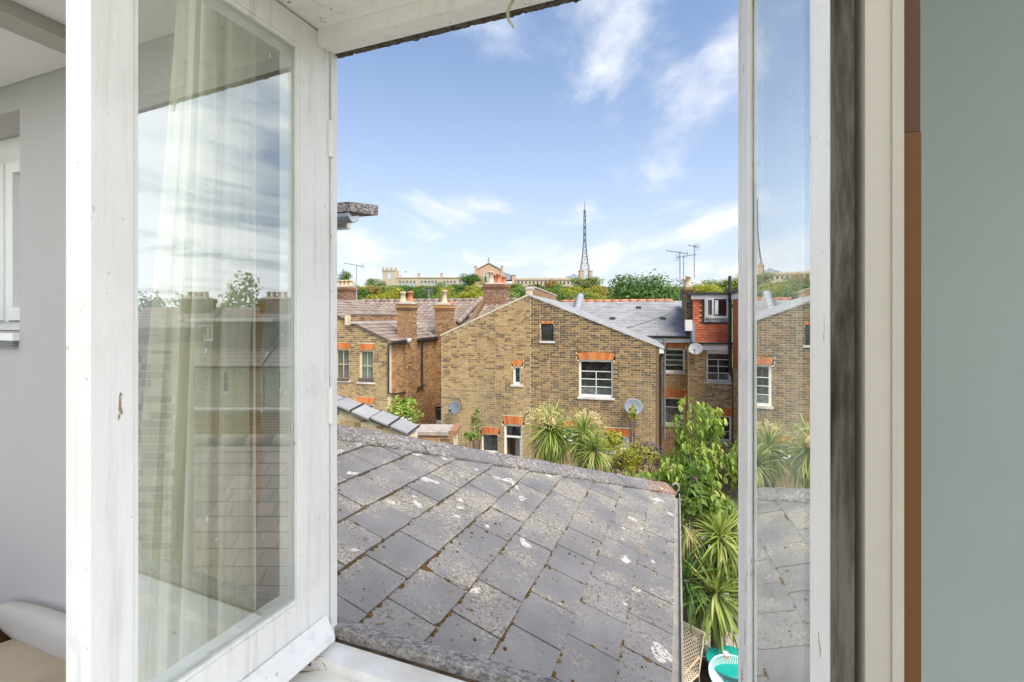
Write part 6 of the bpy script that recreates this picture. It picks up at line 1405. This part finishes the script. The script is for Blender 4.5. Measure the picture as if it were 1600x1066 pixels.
# ================================================================== HOUSES TO THE RIGHT (met in the left sash's reflection)
MC = Vector((-1.3324, .5402, EYE)); MA_ = Vector((.6963, .7177, 0)); MR = Vector((-.7176, .6963, 0))
def mp(px, py, D): return MC + MA_ * D + MR * D * (px - 800) / FOC + Vector((0, 0, -(py - 495) / FOC * D))
def mhit(fr, px, py=495):
    d = MA_ + MR * ((px - 800) / FOC) + Vector((0, 0, -(py - 495) / FOC)); q = fr.p(0, 0, 0); tt = (q - MC).dot(fr.ey) / d.dot(fr.ey); x = MC + d * tt; return (x - fr.o).dot(fr.ex), x.z
FH = Fr(mp(380, 495, 22), (.7176, -.6963))
NP_ = 0
def rear_house(x0, x1, label, seed, dorm, wins_, dmat):
    a0, a1 = sorted((mhit(FH, x0)[0], mhit(FH, x1)[0])); ez_ = mhit(FH, 380, 572)[1]; dz = mhit(FH, 380, 503)[1]
    h = thing('rear_terrace_house', label, 'house', FH.p((a0 + a1) / 2, 0, 0)); hs = []
    def mbx(b): p_, q_ = sorted((mhit(FH, b[0])[0], mhit(FH, b[2])[0])); return p_, q_, mhit(FH, (b[0] + b[2]) / 2, b[3])[1], mhit(FH, (b[0] + b[2]) / 2, b[1])[1]
    for b in wins_: v = mbx(b); hs.append(v); window(h, FH, *v, rows=((.5, 1), (.5, 1)), fw=.09, pane=PANE)
    brick_wall(h, FH, a0, a1, 0, [(a0, ez_), (a1, ez_)], hs, RENDER_Y, seed=seed)
    rz = mhit(FH, 380, 484)[1] + .2; m = MB(); slab(m, [FH.p(a0, -.2, ez_), FH.p(a1, -.2, ez_), FH.p(a1, 4.2, rz), FH.p(a0, 4.2, rz)], .1); slab(m, [FH.p(a0, 4.204, rz), FH.p(a1, 4.204, rz), FH.p(a1, 8.4, ez_), FH.p(a0, 8.4, ez_)], .1); rf = m.build('roof', TILE_MAUVE, h)
    m = MB(); roof_tiles(m, FH.p(a0, -.22, ez_ + .004), FH.ex, FH.p(0, 4.2, rz) - FH.p(0, -.2, ez_), int((a1 - a0) / .3), int(math.hypot(4.4, rz - ez_) / .3), .3, .3, .03, seed=seed); o = m.build('roof_tile', TILE_MAUVE, rf); o['kind'] = 'stuff'
    gutter(h, FH.p(a0, -.27, ez_ - .02), FH.p(a1, -.27, ez_ - .02))
    if dorm:
        p_, q_ = sorted((mhit(FH, dorm[0])[0], mhit(FH, dorm[1])[0])); m = MB(); FH.box(m, p_, q_, .9, 4.1, ez_ + .4, dz); m.build('dormer', dmat, h)
        m = MB(); FH.box(m, p_ - .25, q_ + .25, .6, 4.3, dz + .004, dz + .16); m.build('dormer_roof', WHITE, h)
        v = mbx(dorm[2]); f9 = FH.shift(0, .84); window(h, f9, *v, rows=((1, 3),), fw=.08, bar=.1, setback=-.03, sill=0)
    c_ = a0 + .7; chimney(h, FH, c_, c_ + 1.4, 3.6, 4.6, rz - .8, rz + .45, [(c_ + .25 + k * .3, 4.1, .34, .12, POT_CREAM) for k in range(4)], mat=STOCK)
rear_house(268, 412, 'yellow rear house with a white roofed box dormer, mirrored in the left sash', 81, (284, 408, (292, 508, 316, 534)), [(291, 577, 307, 614), (345, 579, 359, 616)], TILE_MAUVE)
rear_house(414, 560, 'mauve roofed rear house next to the box dormer, mirrored in the left sash', 83, None, [(431, 577, 441, 611), (500, 577, 512, 612)], TILE_MAUVE)
rear_house(120, 266, 'left rear house with a plain mauve roof, mirrored beside the brick pier', 85, None, [(150, 577, 166, 614), (212, 577, 226, 614)], TILE_MAUVE)
FB = Fr(mp(262, 495, 5.0), (.7176, -.6963)); a0, a1 = sorted((mhit(FB, 276)[0], mhit(FB, 150)[0])); pz = mhit(FB, 262, 548)[1]
BP = thing('sooty_brick_wall', 'sooty party wall of uneven bricks, mirrored at the edge of the left sash', 'wall', FB.p(0, 0, 0))
brick_wall(BP, FB, a0, a1, 2.2, [(a0, pz), (a1, pz)], [], DARK_BRICK, MORTAR, seed=87, depth=.3, course=.086)
for k in range(3): m = MB(); FB.box(m, a0 - .05 - .03 * k, a1, -.04 - .02 * k, .34, pz + .004 + k * .08, pz + .08 + k * .08); m.build('oversailing_course', DARK_BRICK, BP)
FB2 = Fr(mp(380, 495, 13), (.7176, -.6963)); a0, a1 = sorted((mhit(FB2, 250)[0], mhit(FB2, 620)[0])); pz = mhit(FB2, 380, 645)[1]
GW = thing('garden_wall', 'low brick garden wall with a pale coping, mirrored below the rear houses', 'wall', FB2.p(0, 0, 0))
brick_wall(GW, FB2, a0, a1, 0, [(a0, pz), (a1, pz)], [], STOCK_ORANGE, seed=89, depth=.22); m = MB(); FB2.box(m, a0, a1, -.05, .28, pz + .004, pz + .09); m.build('coping', CONC, GW)
# mirrored outbuilding roof of slates
FB3 = Fr(mp(380, 495, 8), (.7176, -.6963)); a0, a1 = sorted((mhit(FB3, 235)[0], mhit(FB3, 640)[0])); pz = mhit(FB3, 380, 692)[1]
OB = thing('side_extension', 'side extension with a slate roof and red ridge, mirrored low in the left sash', 'extension', FB3.p(0, 0, 0))
m = MB(); slab(m, [FB3.p(a0, 0, pz), FB3.p(a1, 0, pz), FB3.p(a1, -2.4, pz - 1.3), FB3.p(a0, -2.4, pz - 1.3)], .08); rf = m.build('roof', TILE_MAUVE, OB)
m = MB(); roof_tiles(m, FB3.p(a0, -2.42, pz - 1.29), FB3.ex, FB3.p(0, 0, pz) - FB3.p(0, -2.4, pz - 1.3), int((a1 - a0) / .3), 11, .3, .25, .014, seed=12); o = m.build('roof_slate', TILE_MAUVE, rf); o['kind'] = 'stuff'
for k in range(int((a1 - a0) / .45)): m = MB().tube([FB3.p(a0 + k * .45, 0, pz + .01), FB3.p(a0 + k * .45 + .44, 0, pz + .01)], .13, 8); m.build('ridge_tile', TILE_MAUVE, rf, True)
brick_wall(OB, FB3.shift(0, -2.3), a0, a1, 0, [(a0, pz - 1.35), (a1, pz - 1.35)], [], DARK_BRICK, seed=91)
m = MB(); FB3.box(m, a0, a1, 0.03, .25, 0, pz - .1); m.build('wall', STOCK, OB)
for px, top, D, w, kd, lb in ((235, 462, 40, 70, 'dark', 'dark tree behind the left rear house, mirrored in the sash'), (305, 466, 44, 80, 'dark', 'dark tree behind the box dormer, mirrored in the sash'), (392, 444, 46, 100, 'mid', 'tallest tree behind the rear houses, mirrored in the sash'), (465, 462, 44, 90, 'dark', 'dark tree behind the mauve roofed house, mirrored in the sash'), (545, 456, 46, 90, 'mid', 'green tree far along the rear houses')):
    P = mp(px, 495, D); tree((P.x, P.y, 0), w / FOC * D, EYE - (top - 495) / FOC * D, KIND[kd][0], lb, name='garden_tree')
